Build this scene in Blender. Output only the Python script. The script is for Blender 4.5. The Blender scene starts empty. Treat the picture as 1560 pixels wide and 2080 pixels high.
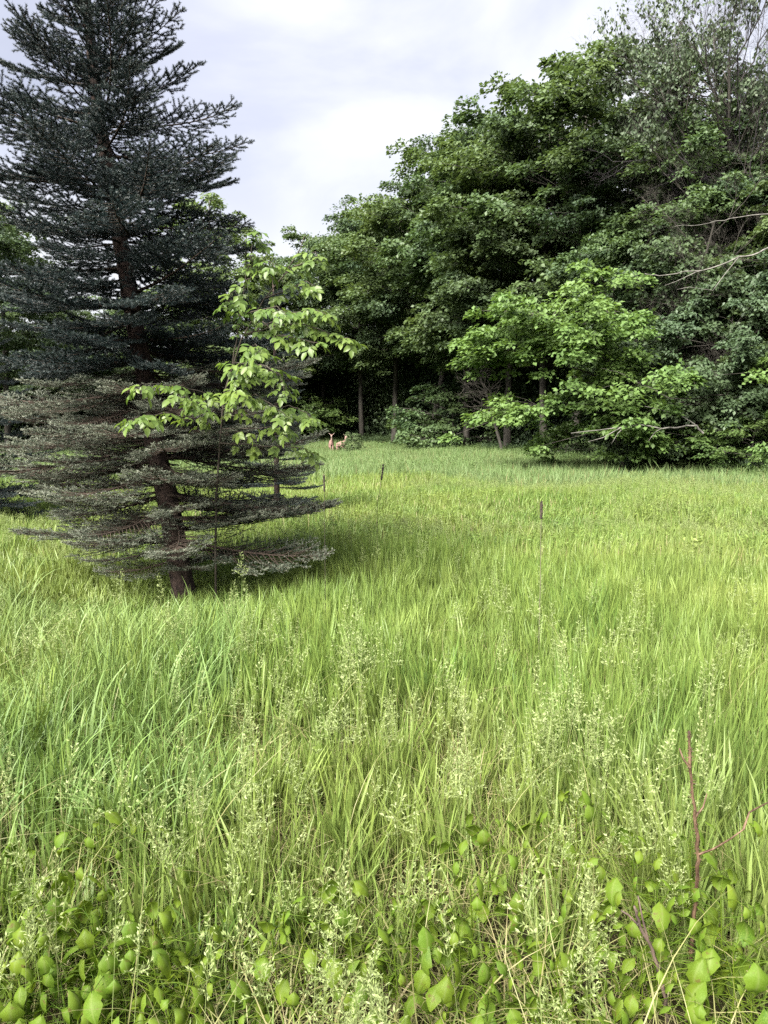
import bpy, math, random
import numpy as np
from mathutils import Vector, Matrix, noise as mnoise

SC = bpy.context.scene
COL = SC.collection
rnd = random.Random(7)
R = math.radians
PI = math.pi

# ------------------------------------------------------------------ camera
CAM_Z, PITCH, F = 1.6, R(6.6), 1502.0
cd = bpy.data.cameras.new('camera')
cam = bpy.data.objects.new('camera', cd)
COL.objects.link(cam)
cam.location = (0, 0, CAM_Z)
cam.rotation_euler = (R(90) - PITCH, 0, 0)
cd.sensor_fit = 'VERTICAL'
cd.sensor_height = 36.0
cd.lens = 18.0 / (1040.0 / F)
cd.clip_start, cd.clip_end = 0.05, 3000
SC.camera = cam

# ------------------------------------------------------------------ sky, sun, exposure
SUN_EL, SUN_AZ = R(44), R(214)          # azimuth clockwise from +Y: behind the camera, to the left
EXPO = 4.12
w = bpy.data.worlds.new('World')
SC.world = w
w.use_nodes = True
nt = w.node_tree
nt.nodes.clear()
def N(tree, t, **kw):
    n = tree.nodes.new(t)
    for k, v in kw.items():
        setattr(n, k, v)
    return n
def L(tree, a, b):
    tree.links.new(a, b)
out = N(nt, 'ShaderNodeOutputWorld')
bg = N(nt, 'ShaderNodeBackground')
bg.inputs['Strength'].default_value = 0.1
sky = N(nt, 'ShaderNodeTexSky', sky_type='NISHITA', sun_disc=False)
sky.sun_elevation, sky.sun_rotation = SUN_EL, SUN_AZ
tc = N(nt, 'ShaderNodeTexCoord')
mp = N(nt, 'ShaderNodeMapping')
mp.inputs['Location'].default_value = (0.35, 0.1, 0.62)
mp.inputs['Scale'].default_value = (1.0, 1.0, 2.1)
nz = N(nt, 'ShaderNodeTexNoise')
nz.inputs['Scale'].default_value = 2.3
nz.inputs['Detail'].default_value = 6
nz.inputs['Roughness'].default_value = 0.48
nz.inputs['Distortion'].default_value = 0.35
cr = N(nt, 'ShaderNodeValToRGB')
e = cr.color_ramp.elements
e[0].position, e[0].color = 0.34, (0.53, 0.55, 0.67, 1)
e[1].position, e[1].color = 0.70, (1.0, 1.0, 1.0, 1)
m_ = e.new(0.50); m_.color = (0.70, 0.715, 0.83, 1)
m_ = e.new(0.58); m_.color = (0.86, 0.865, 0.925, 1)
sx = N(nt, 'ShaderNodeSeparateXYZ')
hz = N(nt, 'ShaderNodeMapRange')
hz.interpolation_type = 'SMOOTHSTEP'
for k, v in (('From Min', 0.17), ('From Max', 0.33), ('To Min', 0.85), ('To Max', 0.0)):
    hz.inputs[k].default_value = v
mh = N(nt, 'ShaderNodeMix', data_type='RGBA')
mh.inputs['B'].default_value = (1.0, 0.985, 0.99, 1)
zen = N(nt, 'ShaderNodeMapRange')
for k, v in (('From Min', 0.0), ('From Max', 1.0), ('To Min', 0.505), ('To Max', 0.83)):
    zen.inputs[k].default_value = v
vs = N(nt, 'ShaderNodeVectorMath', operation='SCALE')
mx = N(nt, 'ShaderNodeMix', data_type='RGBA')
mx.inputs['Factor'].default_value = 0.98
L(nt, tc.outputs['Generated'], mp.inputs['Vector'])
L(nt, mp.outputs['Vector'], nz.inputs['Vector'])
L(nt, nz.outputs['Fac'], cr.inputs['Fac'])
L(nt, tc.outputs['Generated'], sx.inputs['Vector'])
L(nt, sx.outputs['Z'], hz.inputs['Value'])
L(nt, hz.outputs['Result'], mh.inputs['Factor'])
L(nt, cr.outputs['Color'], mh.inputs['A'])
L(nt, sx.outputs['Z'], zen.inputs['Value'])
L(nt, mh.outputs['Result'], vs.inputs[0])
L(nt, zen.outputs['Result'], vs.inputs['Scale'])
L(nt, sky.outputs['Color'], mx.inputs['A'])
L(nt, vs.outputs['Vector'], mx.inputs['B'])
L(nt, mx.outputs['Result'], bg.inputs['Color'])
L(nt, bg.outputs['Background'], out.inputs['Surface'])

sd = bpy.data.lights.new('sun', 'SUN')
sd.energy, sd.angle, sd.color = 1.5, R(40), (1.0, 0.96, 0.86)
so = bpy.data.objects.new('sun', sd)
COL.objects.link(so)
sv = Vector((math.sin(SUN_AZ) * math.cos(SUN_EL), math.cos(SUN_AZ) * math.cos(SUN_EL), math.sin(SUN_EL)))
so.rotation_euler = sv.to_track_quat('Z', 'Y').to_euler()
so.location = sv * 60

vw = SC.view_settings
vw.view_transform, vw.look, vw.exposure, vw.gamma = 'Standard', 'None', EXPO, 1.0
vw.use_curve_mapping = False
cy = SC.cycles
cy.max_bounces, cy.diffuse_bounces, cy.glossy_bounces, cy.transmission_bounces = 6, 4, 2, 4
cy.use_denoising = False
cy.caustics_reflective = cy.caustics_refractive = False

# ------------------------------------------------------------------ helpers
def P(px, py, Y):
    """point of the place seen at photo pixel (px, py), at distance Y in front of the camera"""
    a, b = (px - 780) / F, (1040 - py) / F
    d = Vector((a, math.cos(PITCH) + b * math.sin(PITCH), -math.sin(PITCH) + b * math.cos(PITCH)))
    return Vector((0, 0, CAM_Z)) + d * (Y / d.y)
def PZ(px, py, z):
    a, b = (px - 780) / F, (1040 - py) / F
    d = Vector((a, math.cos(PITCH) + b * math.sin(PITCH), -math.sin(PITCH) + b * math.cos(PITCH)))
    return Vector((0, 0, CAM_Z)) + d * ((z - CAM_Z) / d.z)

EDGE = [(-1400, 16), (-700, 26), (-300, 34), (0, 43), (300, 56), (560, 65), (660, 63), (760, 57), (900, 49),
        (1050, 41), (1250, 33), (1400, 28.5), (1560, 25), (1800, 20.5), (2400, 14)]
EA = np.array([(p - 780) / F for p, _ in EDGE]); EY = np.array([y for _, y in EDGE])
def edge_y(x, y):
    return np.interp(np.asarray(x) / np.maximum(np.asarray(y), 0.1), EA, EY)
def gz(x, y):
    """height of the ground"""
    x = np.asarray(x, float); y = np.asarray(y, float)
    z = np.interp(y, [0, 20, 48, 62, 80, 150], [0, 0, -.27, .28, .60, 1.2]) + 0.05 * np.sin(x * 0.9 + 1.3) * np.sin(y * 0.7) * np.clip((y - 2) / 6, 0, 1)
    z = z + 0.12 * np.sin(x * 0.21) * np.sin(y * 0.17 + 0.6) * np.clip((y - 8) / 10, 0, 1)
    ey = np.where(y > 1, edge_y(x, y), 999)
    z = z + 0.085 * np.maximum(y - ey - 6, 0)
    return z
def G(x, y):
    return float(gz(x, y))

def tag(o, label=None, cat=None, group=None, kind=None):
    for k, v in (('label', label), ('category', cat), ('group', group), ('kind', kind)):
        if v:
            o[k] = v
    return o
def empty(name, loc, label, cat, group=None, rz=0.0, s=1.0):
    o = bpy.data.objects.new(name, None)
    COL.objects.link(o)
    o.location = loc
    o.rotation_euler = (0, 0, rz)
    o.scale = (s, s, s)
    o.empty_display_size = 0.1
    return tag(o, label, cat, group)
def link(name, me, parent=None, loc=None, rot=None, s=None):
    o = bpy.data.objects.new(name, me)
    COL.objects.link(o)
    if parent:
        o.parent = parent
    if loc is not None:
        o.location = loc
    if rot is not None:
        o.rotation_euler = rot
    if s is not None:
        o.scale = (s, s, s) if not hasattr(s, '__len__') else s
    return o

class Acc:
    """collects triangles and quads with a few per-vertex numbers into one mesh"""
    def __init__(self):
        self.V, self.T, self.Q, self.A = [], [], [], []
        self.tm, self.qm = [], []
        self.n = 0
    def add(self, V, T=None, Q=None, mat=0, **att):
        V = np.asarray(V, np.float32).reshape(-1, 3)
        if T is not None and len(T):
            T = np.asarray(T, np.int32).reshape(-1, 3)
            self.T.append(T + self.n); self.tm.append(np.full(len(T), mat, np.int32))
        if Q is not None and len(Q):
            Q = np.asarray(Q, np.int32).reshape(-1, 4)
            self.Q.append(Q + self.n); self.qm.append(np.full(len(Q), mat, np.int32))
        self.V.append(V)
        self.A.append({k: np.broadcast_to(np.asarray(v, np.float32), (len(V),)) for k, v in att.items()})
        self.n += len(V)
    def mesh(self, name, mats, smooth=False, attrs=()):
        me = bpy.data.meshes.new(name)
        V = np.concatenate(self.V)
        T = np.concatenate(self.T) if self.T else np.zeros((0, 3), np.int32)
        Q = np.concatenate(self.Q) if self.Q else np.zeros((0, 4), np.int32)
        me.vertices.add(len(V)); me.vertices.foreach_set('co', V.ravel())
        nl = T.size + Q.size
        me.loops.add(nl); me.loops.foreach_set('vertex_index', np.concatenate([T.ravel(), Q.ravel()]))
        npol = len(T) + len(Q)
        me.polygons.add(npol)
        ls = np.concatenate([np.arange(len(T)) * 3, T.size + np.arange(len(Q)) * 4]).astype(np.int32)
        me.polygons.foreach_set('loop_start', ls)
        for m in mats:
            me.materials.append(m)
        mi = np.concatenate((self.tm or [np.zeros(0, np.int32)]) + (self.qm or []))
        me.polygons.foreach_set('material_index', mi.astype(np.int32))
        if smooth:
            me.polygons.foreach_set('use_smooth', np.ones(npol, bool))
        for a in attrs:
            arr = np.concatenate([d.get(a, np.zeros(len(v), np.float32)) for d, v in zip(self.A, self.V)])
            at = me.attributes.new(a, 'FLOAT', 'POINT')
            at.data.foreach_set('value', arr.astype(np.float32))
        me.update(calc_edges=True)
        return me

def tube(acc, pts, rad, sides=6, mat=0, cap=True, **att):
    pts = np.asarray([tuple(p) for p in pts], float)
    n = len(pts)
    tan = np.gradient(pts, axis=0)
    tan /= np.linalg.norm(tan, axis=1)[:, None] + 1e-9
    ref = np.array([0.0, 0, 1]) if abs(tan[:, 2]).mean() < 0.8 else np.array([1.0, 0, 0])
    u = np.cross(tan, ref); u /= np.linalg.norm(u, axis=1)[:, None] + 1e-9
    v = np.cross(tan, u)
    a = np.arange(sides) * 2 * PI / sides
    rad = np.broadcast_to(np.asarray(rad, float), (n,))
    V = pts[:, None, :] + rad[:, None, None] * (np.cos(a)[None, :, None] * u[:, None, :] + np.sin(a)[None, :, None] * v[:, None, :])
    i = np.arange(n - 1)[:, None] * sides; j = np.arange(sides)[None, :]; k = (j + 1) % sides
    Q = np.stack([i + j, i + k, i + sides + k, i + sides + j], -1).reshape(-1, 4)
    acc.add(V.reshape(-1, 3), Q=Q, mat=mat, **att)
    if cap:
        c = (n - 1) * sides
        T = [[c, c + q, c + q + 1] for q in range(1, sides - 1)]
        acc.T.append(np.asarray(T, np.int32) + acc.n - n * sides); acc.tm.append(np.full(len(T), mat, np.int32))

def norm(a):
    return a / (np.linalg.norm(a, axis=-1, keepdims=True) + 1e-9)

def leaves(acc, C, D, Nn, ln, wd, fold=0.25, mat=0, tint=None, six=False):
    """folded pointed leaves: C base points, D directions, Nn upward normals"""
    D = norm(D); S = norm(np.cross(D, Nn)); U = np.cross(S, D)
    ln = np.broadcast_to(ln, (len(C),))[:, None]; wd = np.broadcast_to(wd, (len(C),))[:, None]
    if six:
        a = C
        b = C + D * ln * .33 + S * wd * .5 + U * wd * fold
        c = C + D * ln * .70 + S * wd * .40 + U * wd * fold * .6
        d = C + D * ln - U * ln * .12
        e_ = C + D * ln * .70 - S * wd * .40 + U * wd * fold * .6
        f = C + D * ln * .33 - S * wd * .5 + U * wd * fold
        m1 = C + D * ln * .5
        V = np.stack([a, b, c, d, e_, f, m1], 1)
        T = np.array([[0, 6, 1], [1, 6, 2], [2, 6, 3], [3, 6, 4], [4, 6, 5], [5, 6, 0]])
        k = 7
    else:
        mid = C + D * ln * .48 + U * wd * fold
        V = np.stack([C, mid + S * wd * .5, C + D * ln, mid - S * wd * .5], 1)
        T = np.array([[0, 2, 1], [0, 3, 2]])
        k = 4
    n = len(C)
    F_ = (np.arange(n)[:, None, None] * k + T[None]).reshape(-1, 3)
    tt = np.repeat(np.random.rand(n) if tint is None else tint, k)
    acc.add(V.reshape(-1, 3), T=F_, mat=mat, tint=tt)

# ------------------------------------------------------------------ materials
def mat(name):
    m = bpy.data.materials.new(name)
    m.use_nodes = True
    m.node_tree.nodes.clear()
    return m, m.node_tree, N(m.node_tree, 'ShaderNodeOutputMaterial')
def mixc(t, fac, a, b, blend='MIX'):
    n = N(t, 'ShaderNodeMix', data_type='RGBA', blend_type=blend)
    for s, v in (('Factor', fac), ('A', a), ('B', b)):
        if isinstance(v, bpy.types.NodeSocket):
            L(t, v, n.inputs[s])
        else:
            n.inputs[s].default_value = v if s == 'Factor' else (*v, 1)
    return n.outputs['Result']
def noise_fac(t, scale, detail=3, lo=0.35, hi=0.65, coord='pos'):
    n = N(t, 'ShaderNodeTexNoise')
    n.inputs['Scale'].default_value, n.inputs['Detail'].default_value = scale, detail
    if coord == 'pos':
        g = N(t, 'ShaderNodeNewGeometry'); L(t, g.outputs['Position'], n.inputs['Vector'])
    else:
        g = N(t, 'ShaderNodeTexCoord'); L(t, g.outputs['Object'], n.inputs['Vector'])
    r = N(t, 'ShaderNodeMapRange')
    r.inputs['From Min'].default_value, r.inputs['From Max'].default_value = lo, hi
    L(t, n.outputs['Fac'], r.inputs['Value'])
    return r.outputs['Result']
def attr(t, name):
    return N(t, 'ShaderNodeAttribute', attribute_name=name).outputs['Fac']
def leafy(name, a, b, c=None, trans=0.35, rough=0.55, spec=0.35, nscale=0.35, tcol=1.25, extra=None):
    """foliage: a..b by leaf, towards c by place and plant; a share of the light passes through"""
    m, t, o = mat(name)
    col = mixc(t, attr(t, 'tint'), a, b)
    if c:
        inf = N(t, 'ShaderNodeObjectInfo')
        f = N(t, 'ShaderNodeMath', operation='MULTIPLY_ADD')
        L(t, noise_fac(t, nscale), f.inputs[0]); f.inputs[1].default_value = 0.65
        ms = N(t, 'ShaderNodeMath', operation='MULTIPLY'); L(t, inf.outputs['Random'], ms.inputs[0]); ms.inputs[1].default_value = 0.35
        L(t, ms.outputs[0], f.inputs[2])
        col = mixc(t, f.outputs[0], col, c)
    if extra:
        col = extra(t, col)
    p = N(t, 'ShaderNodeBsdfPrincipled')
    L(t, col, p.inputs['Base Color'])
    p.inputs['Roughness'].default_value = rough
    p.inputs['Specular IOR Level'].default_value = spec
    tr = N(t, 'ShaderNodeBsdfTranslucent')
    L(t, mixc(t, 1.0, col, (tcol, tcol, tcol * .6), 'MULTIPLY'), tr.inputs['Color'])
    ms = N(t, 'ShaderNodeMixShader'); ms.inputs[0].default_value = trans
    L(t, p.outputs[0], ms.inputs[1]); L(t, tr.outputs[0], ms.inputs[2])
    L(t, ms.outputs[0], o.inputs['Surface'])
    return m
def bark(name, a, b, scale=9, bump=0.6, rough=0.9, stretch=0.25, c=None):
    m, t, o = mat(name)
    g = N(t, 'ShaderNodeTexCoord'); mp = N(t, 'ShaderNodeMapping')
    mp.inputs['Scale'].default_value = (1, 1, stretch)
    n = N(t, 'ShaderNodeTexNoise'); n.inputs['Scale'].default_value = scale; n.inputs['Detail'].default_value = 6
    L(t, g.outputs['Object'], mp.inputs['Vector']); L(t, mp.outputs['Vector'], n.inputs['Vector'])
    r = N(t, 'ShaderNodeMapRange'); r.inputs['From Min'].default_value, r.inputs['From Max'].default_value = .35, .65
    L(t, n.outputs['Fac'], r.inputs['Value'])
    col = mixc(t, r.outputs['Result'], a, b)
    if c:
        col = mixc(t, noise_fac(t, 2.2, 3, .5, .62, 'obj'), col, c)
    p = N(t, 'ShaderNodeBsdfPrincipled'); L(t, col, p.inputs['Base Color'])
    p.inputs['Roughness'].default_value = rough; p.inputs['Specular IOR Level'].default_value = .25
    bp = N(t, 'ShaderNodeBump'); bp.inputs['Strength'].default_value = bump; bp.inputs['Distance'].default_value = .02
    L(t, n.outputs['Fac'], bp.inputs['Height']); L(t, bp.outputs[0], p.inputs['Normal'])
    L(t, p.outputs[0], o.inputs['Surface'])
    return m

M = {}
M['maple'] = leafy('maple_leaf', (.033, .064, .027), (.066, .106, .044), (.078, .110, .040), trans=.32, nscale=.16)
M['maple_bright'] = leafy('young_maple_leaf', (.054, .112, .032), (.100, .168, .050), (.105, .165, .046), trans=.38, nscale=.4)
M['oak'] = leafy('dark_leaf', (.028, .052, .029), (.054, .088, .047), (.062, .090, .038), trans=.30, nscale=.18)
M['poplar'] = leafy('pale_leaf', (.070, .115, .045), (.110, .160, .065), (.10, .13, .05), trans=.38, nscale=.3)
M['greyleaf'] = leafy('grey_leaf', (.034, .054, .030), (.060, .084, .046), (.055, .075, .036), trans=.25, nscale=.3)
M['shrub'] = leafy('shrub_leaf', (.028, .060, .018), (.055, .100, .028), (.070, .105, .028), trans=.3, nscale=.5)
M['sapling_leaf'] = leafy('sapling_leaf', (.040, .085, .022), (.105, .165, .040), (.125, .172, .034), trans=.42, rough=.42, nscale=.8)
def rib_line(t, col):
    pw = N(t, 'ShaderNodeMath', operation='POWER'); L(t, attr(t, 'rib'), pw.inputs[0]); pw.inputs[1].default_value = 4
    ms = N(t, 'ShaderNodeMath', operation='MULTIPLY'); L(t, pw.outputs[0], ms.inputs[0]); ms.inputs[1].default_value = .6
    col = mixc(t, noise_fac(t, 28, 4, .45, .7, 'obj'), col, (.105, .165, .022))
    sp = N(t, 'ShaderNodeMath', operation='MULTIPLY'); L(t, noise_fac(t, 55, 3, .62, .70), sp.inputs[0]); sp.inputs[1].default_value = .7
    col = mixc(t, sp.outputs[0], col, (.090, .060, .022))
    return mixc(t, ms.outputs[0], col, (.14, .18, .05))
M['creeper'] = leafy('creeper_leaf', (.030, .078, .006), (.066, .128, .009), (.112, .152, .012), trans=.42, rough=.6, spec=.2, nscale=9.0, extra=rib_line)
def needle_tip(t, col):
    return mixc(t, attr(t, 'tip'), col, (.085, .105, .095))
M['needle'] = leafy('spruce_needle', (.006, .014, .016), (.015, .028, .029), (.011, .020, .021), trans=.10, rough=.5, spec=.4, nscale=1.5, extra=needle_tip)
def pale_sheen_tips(t, col):  # whitish sky sheen painted onto the low tips, along with pale new growth
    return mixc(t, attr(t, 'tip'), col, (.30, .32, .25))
M['needle_low'] = leafy('lower_spruce_needle', (.018, .030, .020), (.046, .062, .044), (.038, .046, .030), trans=.12, rough=.5, spec=.4, nscale=1.5, extra=pale_sheen_tips)
M['spruce_bark'] = bark('spruce_bark', (.014, .009, .008), (.048, .032, .027), 22, .9, stretch=.7)
M['spruce_twig'] = bark('spruce_twig', (.020, .014, .011), (.055, .040, .031), 30, .3)
M['bark'] = bark('grey_bark', (.020, .018, .015), (.060, .054, .047), 7)
M['bark_pale'] = bark('pale_bark', (.035, .031, .027), (.095, .087, .075), 9)
M['twig_mauve'] = bark('mauve_twig', (.020, .017, .020), (.048, .041, .047), 12, .2)
M['deadwood'] = bark('bleached_deadwood', (.050, .047, .042), (.150, .142, .130), 8, .4)
M['cane'] = bark('red_cane', (.026, .013, .008), (.110, .070, .044), 60, .5, rough=.6, stretch=.35)
M['cane_dark'] = bark('dark_cane', (.030, .022, .020), (.100, .070, .055), 40, .3, rough=.7, stretch=.3)
M['stalk'] = bark('dead_stalk', (.012, .009, .008), (.040, .030, .024), 30, .4)
M['stalk_pale'] = bark('stalk_stem', (.060, .055, .035), (.120, .110, .070), 30, .2)
M['sap_bark'] = bark('sapling_bark', (.018, .014, .011), (.050, .042, .032), 25, .3)

def grass_extra(t, col):
    inv = N(t, 'ShaderNodeMath', operation='SUBTRACT'); inv.inputs[0].default_value = 1.0
    L(t, attr(t, 'along'), inv.inputs[1])
    pw = N(t, 'ShaderNodeMath', operation='POWER'); L(t, inv.outputs[0], pw.inputs[0]); pw.inputs[1].default_value = 3.0
    ms = N(t, 'ShaderNodeMath', operation='MULTIPLY'); L(t, pw.outputs[0], ms.inputs[0]); ms.inputs[1].default_value = .55
    col = mixc(t, ms.outputs[0], col, (.135, .120, .050))
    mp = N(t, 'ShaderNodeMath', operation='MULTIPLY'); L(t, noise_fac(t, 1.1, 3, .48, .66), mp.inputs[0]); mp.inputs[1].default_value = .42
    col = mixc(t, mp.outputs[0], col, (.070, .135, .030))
    mp = N(t, 'ShaderNodeMath', operation='MULTIPLY'); L(t, noise_fac(t, .42, 4, .55, .70), mp.inputs[0]); mp.inputs[1].default_value = .26
    col = mixc(t, mp.outputs[0], col, (.150, .140, .062))
    col = mixc(t, attr(t, 'dry'), col, (.215, .180, .095))
    col = mixc(t, attr(t, 'blue'), col, (.105, .175, .058))
    return mixc(t, attr(t, 'head'), col, (.215, .255, .110))
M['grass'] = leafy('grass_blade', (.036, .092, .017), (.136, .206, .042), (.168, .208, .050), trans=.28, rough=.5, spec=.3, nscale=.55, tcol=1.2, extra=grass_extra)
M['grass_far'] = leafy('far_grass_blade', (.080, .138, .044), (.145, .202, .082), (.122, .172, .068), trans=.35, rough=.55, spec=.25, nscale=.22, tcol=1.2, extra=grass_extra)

def ground_mat():
    m, t, o = mat('ground_soil')
    col = mixc(t, noise_fac(t, 3, 5, .3, .7), (.011, .007, .005), (.034, .021, .014))
    col = mixc(t, noise_fac(t, .5, 4, .4, .7), col, (.022, .026, .010))
    p = N(t, 'ShaderNodeBsdfPrincipled'); L(t, col, p.inputs['Base Color']); p.inputs['Roughness'].default_value = 1.0; p.inputs['Specular IOR Level'].default_value = .02
    bp = N(t, 'ShaderNodeBump'); bp.inputs['Strength'].default_value = .5
    L(t, noise_fac(t, 14, 6, .2, .8), bp.inputs['Height']); L(t, bp.outputs[0], p.inputs['Normal'])
    L(t, p.outputs[0], o.inputs['Surface'])
    return m
M['ground'] = ground_mat()
def plain(name, c, rough=.6, c2=None, sc=20):
    m, t, o = mat(name)
    p = N(t, 'ShaderNodeBsdfPrincipled'); p.inputs['Roughness'].default_value = rough
    if c2:
        L(t, mixc(t, noise_fac(t, sc, 4, .35, .65, 'obj'), c, c2), p.inputs['Base Color'])
    else:
        p.inputs['Base Color'].default_value = (*c, 1)
    L(t, p.outputs[0], o.inputs['Surface'])
    return m
M['deer'] = plain('deer_coat', (.160, .088, .076), .8, (.215, .128, .112), 6)
M['deer_white'] = plain('deer_pale_fur', (.20, .15, .13), .8, (.26, .21, .18), 9)
M['dark'] = plain('dark_horn', (.015, .012, .012), .4)

# ------------------------------------------------------------------ ground
def build_ground():
    xs = np.concatenate([-np.geomspace(900, 60, 14), np.linspace(-55, 55, 89), np.geomspace(60, 900, 14)])
    ys = np.concatenate([-np.geomspace(600, 6, 12), np.linspace(-5, 110, 116), np.geomspace(115, 1500, 14)])
    X, Y = np.meshgrid(xs, ys)
    Z = gz(X, np.minimum(Y, 150))
    V = np.stack([X, Y, Z], -1).reshape(-1, 3)
    nx = len(xs)
    i, j = np.meshgrid(np.arange(len(ys) - 1), np.arange(nx - 1), indexing='ij')
    a = (i * nx + j).ravel()
    acc = Acc(); acc.add(V, Q=np.stack([a, a + 1, a + nx + 1, a + nx], -1))
    tag(link('ground', acc.mesh('ground', [M['ground']], True)), kind='structure')
build_ground()

# ------------------------------------------------------------------ instanced ground cover (kind stuff)
def scatter(name, variants, pts, rots, scls, idx, mats, attrs):
    """one object: its own mesh carries the source clumps (vid >= 0) and loose points (vid = -1)"""
    acc = Acc(); vid = []
    for k, a in enumerate(variants):
        for V, A in zip(a.V, a.A):
            acc.V.append(V); acc.A.append(A)
        acc.T += [T + acc.n for T in a.T]; acc.Q += [Q + acc.n for Q in a.Q]
        acc.tm += a.tm; acc.qm += a.qm
        acc.n += a.n; vid.append(np.full(a.n, k))
    n = len(pts)
    acc.add(pts); vid.append(np.full(n, -1))
    me = acc.mesh(name, mats, False, attrs)
    off = acc.n - n
    def put(nm, typ, key, arr, width):
        full = np.zeros((acc.n, width), np.float32 if typ != 'INT' else np.int32)
        full[off:] = np.asarray(arr).reshape(n, width)
        at = me.attributes.new(nm, typ, 'POINT'); at.data.foreach_set(key, full.ravel())
    at = me.attributes.new('vid', 'INT', 'POINT'); at.data.foreach_set('value', np.concatenate(vid).astype(np.int32))
    put('pidx', 'INT', 'value', idx, 1)
    put('prot', 'FLOAT_VECTOR', 'vector', rots, 3)
    put('pscl', 'FLOAT_VECTOR', 'vector', scls, 3)
    ob = link(name, me)
    g = bpy.data.node_groups.new(name, 'GeometryNodeTree')
    g.interface.new_socket('Geometry', in_out='INPUT', socket_type='NodeSocketGeometry')
    g.interface.new_socket('Geometry', in_out='OUTPUT', socket_type='NodeSocketGeometry')
    gi, go = N(g, 'NodeGroupInput'), N(g, 'NodeGroupOutput')
    def named(nm, dt):
        x = N(g, 'GeometryNodeInputNamedAttribute', data_type=dt); x.inputs['Name'].default_value = nm
        return x.outputs['Attribute']
    def eq(sock, k):
        c = N(g, 'FunctionNodeCompare', data_type='INT', operation='EQUAL')
        ins = [s for s in c.inputs if s.type == 'INT']
        L(g, sock, ins[0]); ins[1].default_value = k
        return c.outputs['Result']
    v, pi_ = named('vid', 'INT'), named('pidx', 'INT')
    pr, ps = named('prot', 'FLOAT_VECTOR'), named('pscl', 'FLOAT_VECTOR')
    e2r = N(g, 'FunctionNodeEulerToRotation'); L(g, pr, e2r.inputs[0])
    def sep(k):
        s = N(g, 'GeometryNodeSeparateGeometry', domain='POINT')
        L(g, gi.outputs[0], s.inputs['Geometry']); L(g, eq(v, k), s.inputs['Selection'])
        return s.outputs['Selection']
    base = sep(-1)
    jn = N(g, 'GeometryNodeJoinGeometry')
    for k in range(len(variants)):
        ip = N(g, 'GeometryNodeInstanceOnPoints')
        L(g, base, ip.inputs['Points']); L(g, eq(pi_, k), ip.inputs['Selection'])
        g2i = N(g, 'GeometryNodeGeometryToInstance'); L(g, sep(k), g2i.inputs[0])
        L(g, g2i.outputs[0], ip.inputs['Instance'])
        L(g, e2r.outputs[0], ip.inputs['Rotation']); L(g, ps, ip.inputs['Scale'])
        L(g, ip.outputs[0], jn.inputs[0])
    L(g, jn.outputs[0], go.inputs[0])
    md = ob.modifiers.new('scatter', 'NODES'); md.node_group = g
    return ob

np.random.seed(11)
RG = np.random.default_rng(11)

def blades(acc, n, rad, h, wd, lean=(.1, .5), segs=4, mat=0, blue=0.0, dry=0.0, droop=0.5, face=None):
    r = rad * np.sqrt(RG.random(n)); a = RG.random(n) * 2 * PI
    bx, by = r * np.cos(a), r * np.sin(a)
    az = RG.random(n) * 2 * PI
    H = h * (0.55 + 0.6 * RG.random(n)); W = wd * (0.6 + 0.8 * RG.random(n))
    ln = RG.uniform(lean[0], lean[1], n)
    s = np.linspace(0, 1, segs + 1)
    off = ln[:, None] * (0.35 * s + 0.65 * s ** 2.3)[None] * H[:, None]
    up = H[:, None] * (s[None] - droop * ln[:, None] * s[None] ** 3 * .9)
    C = np.stack([bx[:, None] + np.cos(az)[:, None] * off, by[:, None] + np.sin(az)[:, None] * off, up], -1)
    sa = az + PI / 2 + RG.normal(0, .6, n)
    S = np.stack([np.cos(sa), np.sin(sa), np.zeros(n)], -1)[:, None, :]
    wp = (W[:, None] * (1 - s[None] ** 1.8) * (0.55 + .45 * np.minimum(1, s[None] * 4)))[..., None] * .5
    Lf, Rt = C - S * wp, C + S * wp
    k = 2 * segs + 1
    V = np.concatenate([np.stack([Lf[:, :-1], Rt[:, :-1]], 2).reshape(n, 2 * segs, 3), C[:, -1:, :]], 1)
    Q = np.array([[2 * i, 2 * i + 1, 2 * i + 3, 2 * i + 2] for i in range(segs - 1)]).reshape(-1, 4)
    b = 2 * (segs - 1)
    T = np.array([[b, b + 1, b + 2]])
    base = (np.arange(n) * k)[:, None, None]
    al = np.concatenate([np.repeat(s[:-1], 2), [1.0]])
    acc.add(V.reshape(-1, 3), T=(base + T).reshape(-1, 3), Q=(base + Q).reshape(-1, 4) if len(Q) else None, mat=mat,
            along=np.tile(al, n), tint=np.repeat(RG.random(n), k), blue=blue,
            dry=np.repeat(np.where(RG.random(n) < dry, RG.uniform(.5, 1, n), 0), k))

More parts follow.
